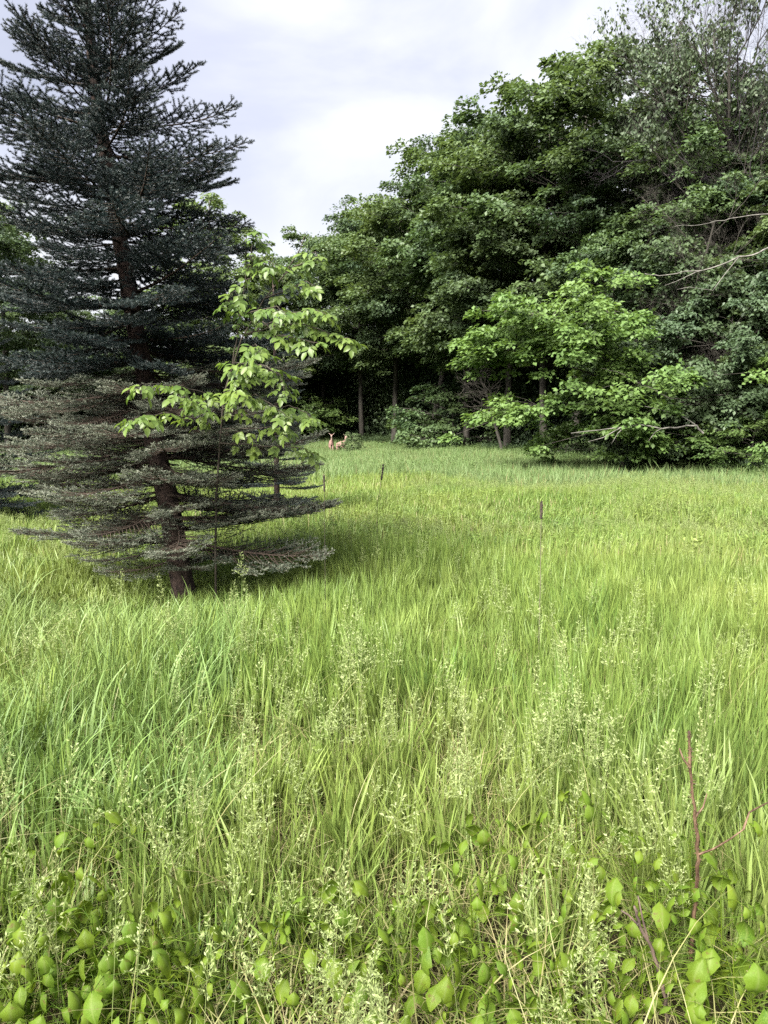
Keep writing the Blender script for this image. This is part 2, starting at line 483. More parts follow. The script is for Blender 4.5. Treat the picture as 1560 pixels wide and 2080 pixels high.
def panicle(acc, x, y, h, spread=1.0, stems=1, mat=0, lod=1.0, head=1.0, dry=0.0):
    """a flowering grass stem: thin culm, whorls of hair-fine branches, many small spikelets"""
    az = RG.random() * 2 * PI; ln = RG.uniform(.03, .16) * h
    top = np.array([x + math.cos(az) * ln, y + math.sin(az) * ln, h])
    b = np.array([x, y, 0.0])
    pts = [b + (top - b) * s + np.array([0, 0, 0]) + np.array([math.cos(az), math.sin(az), 0]) * ln * (s * s - s) * .8 for s in np.linspace(0, 1, 6)]
    tube(acc, pts, np.linspace(.0011, .0005, 6) * lod, 3, mat, False, along=.8, head=.45 * head, tint=.6, dry=dry)
    C, D, Nn = [], [], []
    plen = RG.uniform(.13, .20) * (h / .6) ** .5
    nw = 9
    for i in range(nw):
        s = i / (nw - 1)
        p0 = top - np.array([0, 0, 1]) * plen * (1 - s)
        p0[:2] = b[:2] + (top - b)[:2] * (1 - (1 - s) * plen / h)
        bl = (.055 * (1 - s) ** .8 + .010) * spread
        for q in range(3 if i < nw - 2 else 2):
            a = RG.random() * 2 * PI
            d = np.array([math.cos(a), math.sin(a), RG.uniform(.3, 1.1)]); d /= np.linalg.norm(d)
            l = bl * RG.uniform(.6, 1.2)
            end = p0 + d * l - np.array([0, 0, .18 * l])
            tube(acc, [p0, end], .00035 * lod, 3, mat, False, along=.8, head=.6 * head, tint=.5, dry=dry)
            ns = max(3, int(l / .0050))
            for f in RG.uniform(.25, 1.05, ns):
                C.append(p0 + (end - p0) * f)
                D.append(d * .7 + RG.normal(0, .45, 3) + np.array([0, 0, .1])); Nn.append(RG.normal(0, 1, 3))
    n = len(C)
    C, D, Nn = map(np.array, (C, D, Nn))
    D = norm(D); S = norm(np.cross(D, Nn)); l = (RG.uniform(.0075, .0125, n) * lod ** .5)[:, None]; w_ = (RG.uniform(.0010, .0018, n) * lod)[:, None]
    V = np.stack([C, C + D * l * .45 + S * w_, C + D * l, C + D * l * .45 - S * w_], 1)
    Q = (np.arange(n)[:, None] * 4 + np.array([0, 1, 2, 3])).reshape(-1, 4)
    acc.add(V.reshape(-1, 3), Q=Q, mat=mat, along=1.0, head=head * np.repeat(RG.uniform(.55, 1, n), 4), tint=.5, dry=dry * np.ones(4 * n))

def herb(acc, n, rad, h, leaf, per=12, mat=0):
    """broad-leaved weed stems"""
    C, D, Nn = [], [], []
    for _ in range(n):
        r, a = rad * math.sqrt(RG.random()), RG.random() * 2 * PI
        b = np.array([r * math.cos(a), r * math.sin(a), 0]); hh = h * RG.uniform(.6, 1.1)
        top = b + np.array([RG.normal(0, .06), RG.normal(0, .06), hh])
        tube(acc, [b, top], [.004, .002], 3, mat, False, along=.8, tint=.3)
        for f in np.linspace(.25, 1, per):
            a = RG.random() * 2 * PI
            C.append(b + (top - b) * f); D.append([math.cos(a), math.sin(a), RG.uniform(-.2, .7)]); Nn.append([0, 0, 1])
    C, D, Nn = map(np.array, (C, D, Nn))
    m0 = acc.n
    leaves(acc, C, D, Nn + RG.normal(0, .25, C.shape), leaf * RG.uniform(.6, 1.2, len(C)), leaf * .38, mat=mat)
    acc.A[-1]['along'] = np.ones(acc.n - m0, np.float32)

def fan(r0, r1, half, dens):
    n = int(dens * half * (r1 * r1 - r0 * r0))
    r = np.sqrt(RG.uniform(r0 * r0, r1 * r1, n)); a = RG.uniform(-half, half, n)
    return np.stack([r * np.sin(a), r * np.cos(a)], -1)
def vnoise(p, s, seed):
    return np.array([mnoise.noise(Vector((x * s + seed, y * s - seed, seed * 1.7))) for x, y in p])
TREE_XY = None

def build_meadow():
    V = []
    AT = ('along', 'tint', 'head', 'dry', 'blue')
    for k in range(4):                                   # near clumps
        a = Acc()
        if k > 1: blades(a, 24, .055, .40, .0135, (.02, .30), 5, 0, dry=.02)
        blades(a, 26 if k < 2 else 10, .13, .30, .0095, (.02, .30), 5, 0, dry=.04); blades(a, 3, .12, .42, .0050, (.02, .25), 5, 0, dry=.10); blades(a, 6, .13, .24, .0070, (.3, .9), 4, 0, dry=.22); V.append(a)
    for k in range(2):                                   # broad arching bluish blades
        a = Acc(); blades(a, 13, .15, .50, .0105, (.20, .85), 7, 0, blue=.5, droop=.75); blades(a, 12, .15, .4, .007, (.03, .4), 5, 0, blue=.3); V.append(a)
    for k in range(2):                                   # dry thatch, some with a long bent straw
        a = Acc(); blades(a, 18, .12, .20, .0042, (.8, 1.5), 4, 0, dry=1.0, droop=.62)
        if k: blades(a, 3, .10, .52, .0030, (.25, .95), 7, 0, dry=1.0, droop=.6)
        V.append(a)
    for k in range(3):                                   # middle distance
        a = Acc(); blades(a, 40, .26, .36, .0150, (.02, .30), 3, 0, dry=(.05, .08, .16)[k], blue=.12 * (k == 1))
        for _ in range(1 if k == 0 else 0):
            panicle(a, *RG.uniform(-.25, .25, 2), RG.uniform(.45, .60), lod=1.6, head=.7)
        V.append(a)
    a = Acc(); herb(a, 6, .28, .34, .055); blades(a, 20, .28, .4, .008, (.05, .5), 3, 0, blue=.3); V.append(a)      # 11
    for k in range(3):                                   # far meadow
        a = Acc(); blades(a, 70, .62, .50, .020, (.05, .5), 2, 1, dry=.05, blue=.15 * (k == 2))
        V.append(a)
    a = Acc(); herb(a, 16, .6, .45, .085, 10, 1); blades(a, 26, .6, .45, .018, (.05, .5), 2, 1, blue=.1); V.append(a)  # 15
    pts, rot, scl, idx = [], [], [], []
    def put(p, ids, smin, smax, hmod=None, tilt=.12):
        n = len(p)
        if n == 0: return
        s = RG.uniform(smin, smax, n)
        hm = np.ones(n) if hmod is None else hmod
        pts.append(np.stack([p[:, 0], p[:, 1], gz(p[:, 0], p[:, 1]) - .01], -1))
        rot.append(np.stack([RG.normal(0, tilt, n), RG.normal(0, tilt, n), RG.uniform(0, 2 * PI, n)], -1))
        scl.append(np.stack([s, s, s * hm], -1)); idx.append(RG.choice(ids, n) if not isinstance(ids, np.ndarray) else ids)
    # near
    p = fan(.75, 8, R(46), 135)
    r = np.hypot(p[:, 0], p[:, 1])
    nzv = vnoise(p, .9, 3.1)
    cp = np.array(CREEP_XY)
    cdist = np.sqrt(((p[:, None, :] - cp[None]) ** 2).sum(-1)).min(1)
    cover = np.clip(.38 + cdist / .36, .38, 1)
    keep = RG.random(len(p)) < np.clip(.40 + (r - 1.2) * .24 + nzv * 1.05, .16, 1) * np.clip(.30 + cdist / .16, .40, 1)
    cover = cover[keep]
    p, r, nzv = p[keep], r[keep], nzv[keep]
    blue = (p[:, 0] / p[:, 1] < -.22 + .10 * nzv) & (p[:, 1] > 2.6) & (p[:, 1] < 6.0)
    ids = np.where(blue & (RG.random(len(p)) < .75), RG.integers(4, 6, len(p)), RG.integers(0, 4, len(p)))
    tr = np.clip((np.hypot(p[:, 0] - TREE_XY[0], (p[:, 1] - TREE_XY[1])) - .3) / 1.6, .45, 1)
    put(p, ids, .8, 1.2, np.clip(.38 + (r - 1.1) * .29, .36, 1.05) * (1 + .42 * nzv) * tr * cover)
    # thatch
    p = fan(.75, 5, R(46), 95); nzv = vnoise(p, 1.3, 8.4)
    p = p[RG.random(len(p)) < np.clip(.62 + nzv * 1.3, 0, 1)]
    put(p, [6, 7], .8, 1.4, None, .3)
    # middle
    p = fan(8, 21, R(42), 30); nzv = vnoise(p, .35, 5.2); nz2 = vnoise(p, .15, 1.2)
    ids = np.where(RG.random(len(p)) < np.clip(.06 + .55 * nz2 + .5 * nzv, 0, .4), 11, np.where(vnoise(p, .22, 31.0) > .16, 10, RG.integers(8, 10, len(p))))
    tr = np.clip((np.hypot(p[:, 0] - TREE_XY[0], (p[:, 1] - TREE_XY[1])) - .3) / 1.6, .45, 1)
    put(p, ids, .85, 1.2, (.74 + .62 * nzv) * tr)
    # far
    p = fan(20, 68, R(40), 6.5)
    ey = edge_y(p[:, 0], p[:, 1])
    p, ey = p[p[:, 1] < ey + 1.5], ey[p[:, 1] < ey + 1.5]
    nzv = vnoise(p, .18, 9.7)
    d = ey - p[:, 1]
    weed = RG.random(len(p)) < np.clip(.04 + .35 * nzv + .9 * np.exp(-np.maximum(d, 0) / 2.5) * (p[:, 0] > 4), 0, .9)
    ids = np.where(weed, 15, RG.integers(12, 15, len(p)))
    put(p, ids, .85, 1.25, 1 + .35 * nzv)
    pts_, rot_, scl_, idx_ = (np.concatenate(x) for x in (pts, rot, scl, idx))
    ob = scatter('meadow_grass', V, pts_, rot_, scl_, idx_, [M['grass'], M['grass_far']], AT)
    tag(ob, 'tall green meadow grass covering the whole clearing', kind='stuff')
    # flowering heads, near and middle
    V = []
    for k in range(5):
        a = Acc()
        for _ in range(1 + k % 3):
            panicle(a, *RG.uniform(-.05, .05, 2), RG.uniform(.46, .66), RG.uniform(.45, .95), lod=1.25)
        V.append(a)
    a = Acc(); panicle(a, 0, 0, .5, .22, lod=1.3, dry=.45); panicle(a, .03, .02, .42, .2, lod=1.3, dry=.6); V.append(a)
    p = fan(.95, 8, R(44), 70); nzv = vnoise(p, 1.1, 21.3); r = np.hypot(p[:, 0], p[:, 1])
    side = .12 * np.clip(p[:, 0] / p[:, 1] * 3, -.6, 1)
    p = p[RG.random(len(p)) < np.clip(.30 + 1.0 * nzv + side, .08, .95) * np.clip((np.hypot(p[:, 0], p[:, 1]) - .7) / 1.1, .2, 1) * np.clip(.95 - (np.hypot(p[:, 0], p[:, 1]) - 2.2) * .28, .07, 1)]
    n = len(p); s = RG.uniform(.75, 1.2, n)
    ob = scatter('seed_head_grass', V, np.stack([p[:, 0], p[:, 1], gz(p[:, 0], p[:, 1]) - .01], -1),
                 np.stack([RG.normal(0, .12, n), RG.normal(0, .12, n), RG.uniform(0, 6.28, n)], -1), np.stack([s, s, s], -1),
                 RG.choice([0, 1, 2, 3, 4, 5], n, p=[.2, .2, .2, .17, .15, .08]), [M['grass']], AT)
    tag(ob, 'pale flowering seed heads rising among the meadow grass', kind='stuff')

# ------------------------------------------------------------------ spruce
def spruce_branch(seed, Lb, dense, up=.0, droop=.0, lat=.45, low=False):
    """returns (wood Acc, needle Acc): a flat spray along +X"""
    r = np.random.default_rng(seed)
    wood, nd = Acc(), Acc()
    shoots = []        # start, end, weight of needles, tipness
    def axis(s):
        return np.array([Lb * s, .05 * Lb * math.sin(s * 3 + seed), Lb * (up * s - droop * s ** 1.5 + (.10 + .5 * droop) * s ** 3.2)])
    S = np.linspace(0, 1, 12)
    tube(wood, [axis(s) for s in S], np.linspace(.016, .0022, 12) * Lb / 1.5, 5, 0, False)
    inner = .42 if low else .10
    n = int(Lb / (.034 if low else .050))
    for i in range(n):
        s = .07 + .93 * (i + r.random() * .7) / n
        side = 1 if i % 2 else -1
        p0 = axis(min(s, 1)); t = norm(axis(min(s + .03, 1.03)) - axis(s - .03))
        ll = Lb * lat * (1 - s) ** .75 * min(1, .35 + s * 1.6) * r.uniform(.65, 1.15) + .05
        ang = R(r.uniform(42, 66))
        dirv = t * math.cos(ang) + np.array([-t[1], t[0], 0]) * side * math.sin(ang) + np.array([0, 0, r.normal(-.06, .10)])
        dirv = norm(dirv)
        def lpt(f):
            return p0 + dirv * ll * f + t * ll * .25 * f * f + np.array([0, 0, ll * (-.10 * f + .22 * f * f)])
        k = max(2, int(ll / .10))
        fs = np.linspace(0, 1, k + 1)
        tube(wood, [lpt(f) for f in fs], np.linspace(.0040, .0016, k + 1) * (1.5 if low else 1), 3, 0, False)
        for q in range(k):
            f0, f1 = fs[q], fs[q + 1]
            reach = s + (1 - s) * f1 * .55
            if not low or f1 > .6 or s > .8:
                if reach > inner or not low:
                    shoots.append((lpt(f0), lpt(f1), dense * (1 if not low else .8), f1 > .85))
        m = max(1, int(ll / (.042 if low else .060)))
        for q in range(m):
            f = .12 + .85 * (q + r.random() * .6) / m
            p1 = lpt(f); td = norm(lpt(min(f + .05, 1.05)) - lpt(f - .05))
            sl = min(.20, ll * .45 * (1 - f) ** .5 + .03) * r.uniform(.6, 1.2)
            sd = 1 if q % 2 else -1
            a2 = R(r.uniform(38, 62))
            d2 = norm(td * math.cos(a2) + np.array([-td[1], td[0], 0]) * sd * math.sin(a2) + np.array([0, 0, r.normal(.02, .16)]))
            p2 = p1 + d2 * sl + np.array([0, 0, sl * .12])
            outer = f > .62 or s > .85
            if low and not outer:
                if r.random() < .45:
                    tube(wood, [p1, (p1 + p2) / 2 + r.normal(0, .006, 3), p2 + r.normal(0, .01, 3)], [.0020, .0015, .0010], 3, 0, False)
                if r.random() < .28:
                    shoots.append((p1 + (p2 - p1) * .5, p2, dense * .45, False))
            else:
                shoots.append((p1, p2, dense, outer and r.random() < .6))
    shoots.append((axis(.8), axis(1.03), dense * 1.2, True))
    A = np.array([s[0] for s in shoots]); B = np.array([s[1] for s in shoots])
    ln = np.linalg.norm(B - A, axis=1); wgt = np.array([s[2] for s in shoots]); tp = np.array([s[3] for s in shoots], float)
    cnt = np.maximum(6, (ln * wgt).astype(int))
    ii = np.repeat(np.arange(len(A)), cnt); nn = len(ii)
    f = r.random(nn); C = A[ii] + (B - A)[ii] * f[:, None]
    ax = norm(B - A)[ii]
    rv = norm(np.cross(ax, r.normal(0, 1, (nn, 3)))); rv[:, 2] = np.where(rv[:, 2] < -.2, rv[:, 2] * .5, rv[:, 2]); rv = norm(rv)
    D = norm(ax * .75 + rv)
    nl = r.uniform(.018, .030, nn)[:, None] * (1.0 if not low else .8); wv = norm(np.cross(D, r.normal(0, 1, (nn, 3)))) * .0022
    V = np.stack([C - wv, C + wv, C + D * nl], 1)
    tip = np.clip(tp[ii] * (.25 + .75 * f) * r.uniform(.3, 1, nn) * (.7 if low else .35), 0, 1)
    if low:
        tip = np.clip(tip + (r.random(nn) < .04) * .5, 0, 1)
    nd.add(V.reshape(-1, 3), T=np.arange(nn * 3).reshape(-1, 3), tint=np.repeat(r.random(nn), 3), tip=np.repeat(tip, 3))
    return wood, nd

SPR_Y = 6.6
TRUNK_PX = [(376, 1225), (350, 1060), (320, 930), (287, 720), (263, 600), (235, 430), (212, 300), (193, 180), (180, 40), (160, -180), (150, -420)]
def trunk_at(py):
    ys = [p[1] for p in TRUNK_PX][::-1]; xs = [p[0] for p in TRUNK_PX][::-1]
    return P(float(np.interp(py, ys, xs)), py, SPR_Y)
TREE_XY = (trunk_at(1225).x, SPR_Y)

def build_spruce():
    base = trunk_at(1225); base.z = G(base.x, base.y) - .05
    root = empty('spruce_tree', base, 'tall dark blue spruce with bare brown lower limbs standing in the grass', 'spruce tree')
    acc = Acc()
    pts = [base] + [trunk_at(y) for y in np.linspace(1190, -420, 26)]
    pts = [p - base for p in pts]
    zs = np.array([p.z for p in pts]); top = zs[-1]
    rad = .108 * np.clip(1 - zs / top, .06, 1) ** .72
    rad[0] *= 1.25
    pts = [p + Vector((math.sin(i * 1.9) * .006, 0, 0)) for i, p in enumerate(pts)]
    tube(acc, pts, rad, 12)
    link('trunk', acc.mesh('trunk', [M['spruce_bark']], True), root)
    var = {}
    for k in range(3):
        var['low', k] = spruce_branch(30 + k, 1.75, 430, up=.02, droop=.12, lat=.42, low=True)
        var['mid', k] = spruce_branch(50 + k, 1.5, 950, up=.05, droop=.10, lat=.40)
        var['top', k] = spruce_branch(70 + k, 1.0, 1000, up=.10, droop=.02, lat=.42)
    ms = {}
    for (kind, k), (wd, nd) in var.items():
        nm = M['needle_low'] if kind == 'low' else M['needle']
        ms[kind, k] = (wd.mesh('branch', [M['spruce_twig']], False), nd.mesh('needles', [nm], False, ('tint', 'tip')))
    Ls = {'low': 1.75, 'mid': 1.5, 'top': 1.0}
    def reach(py):      # radius in photo pixels at the height of the branch root
        return float(np.interp(py, [-420, -150, 0, 60, 150, 240, 300, 420, 520, 640, 760, 880, 1000, 1080, 1140], [15, 100, 150, 168, 200, 240, 285, 300, 315, 345, 370, 385, 385, 350, 230]))
    g = 0
    py = 1118.0
    rr = random.Random(5)
    while py > -400:
        nb = 5 if py > 150 else 4
        phase = rr.random() * 6.28
        for b in range(nb):
            az = phase + b * 2 * PI / nb + rr.uniform(-.22, .22)
            yy = py + (rr.uniform(-24, 24) if py > 740 else rr.uniform(-13, 13))
            p = trunk_at(yy)
            dpx = F / SPR_Y
            ln = reach(yy) / dpx * rr.uniform(.82, 1.06)
            # gap in the crown on the left, where the sky shows between two whorls
            facing = math.sin(az)
            if facing < -.35 and yy > 640:
                ln *= .70
            kind = 'low' if yy > 740 else ('mid' if yy > 260 else 'top')
            if kind == 'low': el = R(rr.uniform(-9, 3) - (4 if math.cos(az) < 0 else 0))
            elif kind == 'mid': el = R(rr.uniform(-10, 4) + (520 - yy) * .012)
            else: el = R(rr.uniform(6, 24))
            if 400 < yy < 600 and math.cos(az) < -.3 and rr.random() < .6:
                ln *= .8
            k = rr.randrange(3)
            wm, nm = ms[kind, k]
            o = link('branch', wm, root, p - base, (rr.uniform(-.25, .25), -el, az), ln / Ls[kind])
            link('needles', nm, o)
            g += 1
        py -= (27 if py > 880 else 31 if py > 740 else 43 if py > 300 else 39) * rr.uniform(.85, 1.15)
    return root
build_spruce()

# ------------------------------------------------------------------ broad-leaved trees
def broadleaf(seed, H, Rm, hb, n_limb=30, sprays=420, per=85, leaf=.13, lm='maple', bm='bark', bias=(0, 0), r0=.16, flat=.5, prof=.8, loose=1.0, twigs=True):
    """(trunk mesh, crown mesh): limbs on a spiral, each carrying layered drooping sprays of leaves"""
    r = np.random.default_rng(seed)
    wood, cr = Acc(), Acc()
    bend = r.normal(0, .35, (4, 2))
    def tr(h):
        t = h / H
        return np.array([bend[0, 0] * math.sin(t * 3) + bias[0] * .25 * t * t * Rm, bend[0, 1] * math.sin(t * 2.4) + bias[1] * .25 * t * t * Rm, h])
    hs = np.linspace(-.3, H * .93, 16)
    tube(wood, [tr(h) for h in hs], r0 * np.clip(1 - hs / H, .05, 1) ** .8, 7)
    limbs = []
    for i in range(n_limb):
        f = (i + .5) / n_limb
        h = hb + (H - hb) * f * .93
        az = i * 2.4 + r.normal(0, .3)
        t = f
        rad = Rm * (math.sin(PI * min(1, .16 + .84 * t) ** prof) ** .75 * .85 + .15) * r.uniform(.75, 1.12)
        dv = np.array([math.cos(az), math.sin(az)])
        rad *= 1 + float(dv @ np.array(bias))
        rise = rad * r.uniform(.15, .55) * (.4 + t)
        sag = rad * .18 * (1 - t)
        def lp(s, h=h, az=az, rad=rad, rise=rise, sag=sag):
            b = tr(h)
            w_ = .12 * math.sin(s * 5 + az * 3)
            return b + np.array([math.cos(az + w_) * rad * s, math.sin(az + w_) * rad * s, rise * s ** .8 - sag * s * s])
        S = np.linspace(0, 1, 7)
        tube(wood, [lp(s) for s in S], np.linspace(max(.02, r0 * .42 * (1 - .7 * t)), .008, 7), 5, 0, False)
        limbs.append((lp, az, rad, t))
    C, D, Nn, tint = [], [], [], []
    wts = np.array([l[2] ** 1.3 for l in limbs]); wts /= wts.sum()
    for k in range(sprays):
        lp, az, rad, t = limbs[r.choice(len(limbs), p=wts)]
        lobe = r.random() < .68
        s = 1.04 - .22 * r.random() ** 1.5 if lobe else r.uniform(.25, 1.0) ** .75
        spread = min(1.0, rad * .34) * (.62 if lobe else 1)
        c = lp(s) + np.array([r.normal(0, spread), r.normal(0, spread), r.normal(.05, .30 * spread + .1)])
        if c[2] < .4: c[2] = .4 + r.random() * .4
        if twigs:
            q = lp(max(.1, s - .18))
            tube(wood, [q, (q + c) / 2 + np.array([0, 0, .06]), c], [.012, .008, .004], 3, 0, False)
        a = math.atan2(c[1] - tr(min(c[2], H))[1], c[0] - tr(min(c[2], H))[0]) + r.normal(0, .5)
        n = int(per * r.uniform(.6, 1.3)); sz = r.uniform(.38, .72) * loose * min(1, Rm / 3)
        u = r.uniform(-.35, 1, n); v = r.normal(0, .42, n)
        v *= (1 - .45 * np.abs(u))
        lz = -flat * .55 * np.maximum(u, 0) ** 2 - .35 * np.abs(v) + r.normal(0, .13, n)
        ca, sa = math.cos(a), math.sin(a)
        X = c + sz * np.stack([ca * u - sa * v, sa * u + ca * v, lz], -1) * np.array([1, 1, 1.0])
        out_ = np.stack([ca * (u + .4) - sa * v * 1.4, sa * (u + .4) + ca * v * 1.4, np.zeros(n)], -1)
        D.append(norm(out_ + r.normal(0, .45, (n, 3))) + np.array([0, 0, -.35]))
        Nn.append(np.array([0, 0, 1.0]) + .55 * norm(out_) + r.normal(0, .38, (n, 3)))
        C.append(X)
        tint.append(np.clip(r.random() * .6 + r.random(n) * .5, 0, 1))
    C, D, Nn, tint = map(np.concatenate, (C, D, Nn, tint))
    ls = leaf * r.uniform(.65, 1.25, len(C))
    leaves(cr, C, D, Nn, ls, ls * .72, .16, tint=tint)
    return wood.mesh('trunk', [M[bm]], True), cr.mesh('crown', [M[lm]], False, ('tint',)), H

def rebuild(me, mat_):
    m2 = me.copy(); m2.materials[0] = M[mat_]
    return m2

KIND = {}
KIND['maple_a'] = broadleaf(1, 13, 3.6, 4.3, 27, 460, 118, .15, 'maple')
KIND['maple_b'] = broadleaf(2, 13, 3.2, 3.7, 27, 460, 118, .15, 'maple')
KIND['oak'] = broadleaf(3, 14, 3.8, 4.9, 26, 440, 118, .15, 'oak')
KIND['oak_b'] = broadleaf(4, 14, 3.3, 4.2, 27, 440, 118, .15, 'oak')
KIND['airy'] = broadleaf(6, 15, 3.4, 4.5, 30, 330, 42, .19, 'greyleaf', 'bark', loose=1.25)
KIND['slim'] = broadleaf(5, 13, 2.3, 2.0, 30, 400, 85, .14, 'poplar', 'bark_pale')
KIND['bush'] = broadleaf(8, 5.6, 2.5, .9, 22, 330, 95, .15, 'maple_bright', 'bark', bias=(-.72, -.2), r0=.10)
KIND['shrub'] = broadleaf(9, 2.6, 1.7, .25, 18, 170, 70, .10, 'shrub', 'bark', r0=.04)
KIND['shrub_b'] = broadleaf(10, 2.2, 1.5, .2, 16, 150, 70, .10, 'maple', 'bark', r0=.04)
KIND['understory'] = broadleaf(12, 7, 2.8, .5, 26, 330, 80, .16, 'oak', 'bark', r0=.08)

def tree(name, kind, px, Y, top, label, cat='tree', group=None, rz=None, wide=1.0, dx=0):
    me_t, me_c, H = KIND[kind]
    p = P(px, 900, Y); z = G(p.x, Y)
    h = P(px, top, Y).z - z
    s = h / H
    root = empty(name, (p.x, Y, z), label, cat, group, rz=rnd.random() * 6.28 if rz is None else rz)
    root.scale = (s * wide, s * wide, s)
    link('trunk', me_t, root); link('crown', me_c, root)
    return root

gE = 'trees along the edge of the wood'
FRONT = [
    ('maple_tree', 'maple_b', 655, 66, 455, 'small far maple at the end of the clearing behind the deer'),
    ('oak_tree', 'oak_b', 735, 60, 385, 'dark far tree with a rounded top just right of the sky gap'),
    ('maple_tree', 'maple_a', 800, 55, 388, 'green maple at the back of the clearing with a low broad crown'),
    ('oak_tree', 'oak', 868, 51, 310, 'tree with a loose grey green top in the middle of the wood edge'),
    ('maple_tree', 'maple_a', 948, 47, 250, 'dense green maple whose crown steps up above the centre of the clearing'),
    ('maple_tree', 'maple_b', 1030, 43, 205, 'light green maple with layered boughs over the dark gap in the wood'),
    ('oak_tree', 'oak_b', 1105, 39, 150, 'dark leafy tree behind the bright arching bush, third highest in the row'),
    ('maple_tree', 'maple_a', 1170, 37, 95, 'high yellow green maple with the pointed top against the white sky'),
    ('oak_tree', 'oak', 1285, 34, 125, 'broad dark tree rising straight behind the leaning slender tree'),
    ('maple_tree', 'maple_b', 1390, 31, 150, 'green tree standing behind the dead pale boughs'),
    ('oak_tree', 'oak_b', 1490, 29, 290, 'lower dark tree below the bare mauve crown'),
    ('oak_tree', 'airy', 1425, 32, 190, 'thin crowned grey tree behind the slender leaning one'),
    ('oak_tree', 'airy', 1580, 29, 270, 'thin crowned grey tree behind the bare mauve twigs'),
    ('maple_tree', 'maple_a', 1640, 25, 300, 'leafy tree reaching in from the far right edge of the meadow'),
]
for i, (nm, k, px, Y, top, lab) in enumerate(FRONT):
    tree(nm, k, px, Y, top, lab, 'tree', gE, wide=1.0 if i < 8 else .95)
gB = 'trees seen over and through the front row'
for px, Y, top, k, lab in [(700, 73, 440, 'oak', 'dim tree deep in the wood behind the farthest maples'),
                           (905, 58, 330, 'maple_b', 'second row tree filling the gap behind the grey green top'),
                           (1065, 50, 235, 'oak', 'second row tree seen between the layered maple and the dark leafy tree'),
                           (1240, 43, 190, 'oak_b', 'second row tree seen between the pointed maple and the broad dark tree'),
                           (1440, 38, 235, 'maple_b', 'second row tree behind the lean slender trunk and its bare neighbour')]:
    tree('oak_tree' if k[0] == 'o' else 'maple_tree', k, px, Y, top, lab, 'tree', gB)
gL = 'trees beyond the spruce on the left'
for px, Y, top, k, lab, wd in [(15, 41, 375, 'maple_b', 'tall rounded tree at the left end, half hidden by the spruce', 1),
                           (-130, 36, 330, 'oak', 'broad tree beyond the left end of the clearing', 1),
                           (110, 50, 590, 'oak_b', 'low dark tree seen under the sky gap of the spruce', 1.3),
                           (215, 55, 600, 'maple_a', 'low green tree straight behind the spruce trunk', 1.3),
                           (330, 57, 560, 'oak', 'tree behind the right hand boughs of the spruce', 1.2),
                           (430, 56, 372, 'slim', 'slim pale tree showing its top beside the spruce', 1.2),
                           (505, 58, 440, 'slim', 'pale feathery tree between the spruce and the white sky gap', 1.1),
                           (575, 64, 520, 'maple_b', 'far green tree under the brightest part of the sky behind the sapling', 1.1)]:
    tree('poplar_tree' if k == 'slim' else 'oak_tree' if k[0] == 'o' else 'maple_tree', k, px, Y, top, lab, 'tree', gL, wide=wd)

# the bright arching bush and its like
tree('maple_bush', 'bush', 1272, 27.5, 592, 'bright green bush arching left over the grass at the wood edge', 'bush', rz=0)
tree('maple_bush', 'bush', 1640, 21.5, 565, 'bright leafy bush cut by the right hand edge', 'bush', rz=PI, wide=.85)

tree('understory_tree', 'understory', 1462, 25.0, 545, 'low dark leafy tree between the arching bush and the right edge', 'tree', wide=.85)
tree('understory_tree', 'understory', 1375, 27.5, 470, 'small shaded tree rising just behind the top of the arching bush', 'tree', wide=.8)
gS = 'shrubs at the foot of the wood'
for px, Y, top, k, lab in [(600, 59, 800, 'shrub', 'dark shrub beside the sapling at the far end'),
                           (918, 47, 790, 'shrub_b', 'small lone shrub in front of the darkest part of the wood'),
                           (1135, 35.5, 868, 'shrub_b', 'low bush under the left tip of the arching bush'),
                           (1470, 26, 820, 'shrub', 'dark bush right of the bleached fallen bough'),
                           (1400, 27.5, 860, 'shrub_b', 'low shrub directly behind the bleached fallen bough'),
                           (1545, 23.5, 850, 'shrub', 'dark shrub under the bush at the right edge'),
                           ]:
    tree('shrub', k, px, Y, top, lab, 'shrub', gS, wide=1.2)
tree('shrub', 'shrub_b', 713, 47.5, 884, 'small leafy shrub just right of the second deer', 'shrub', wide=.75)

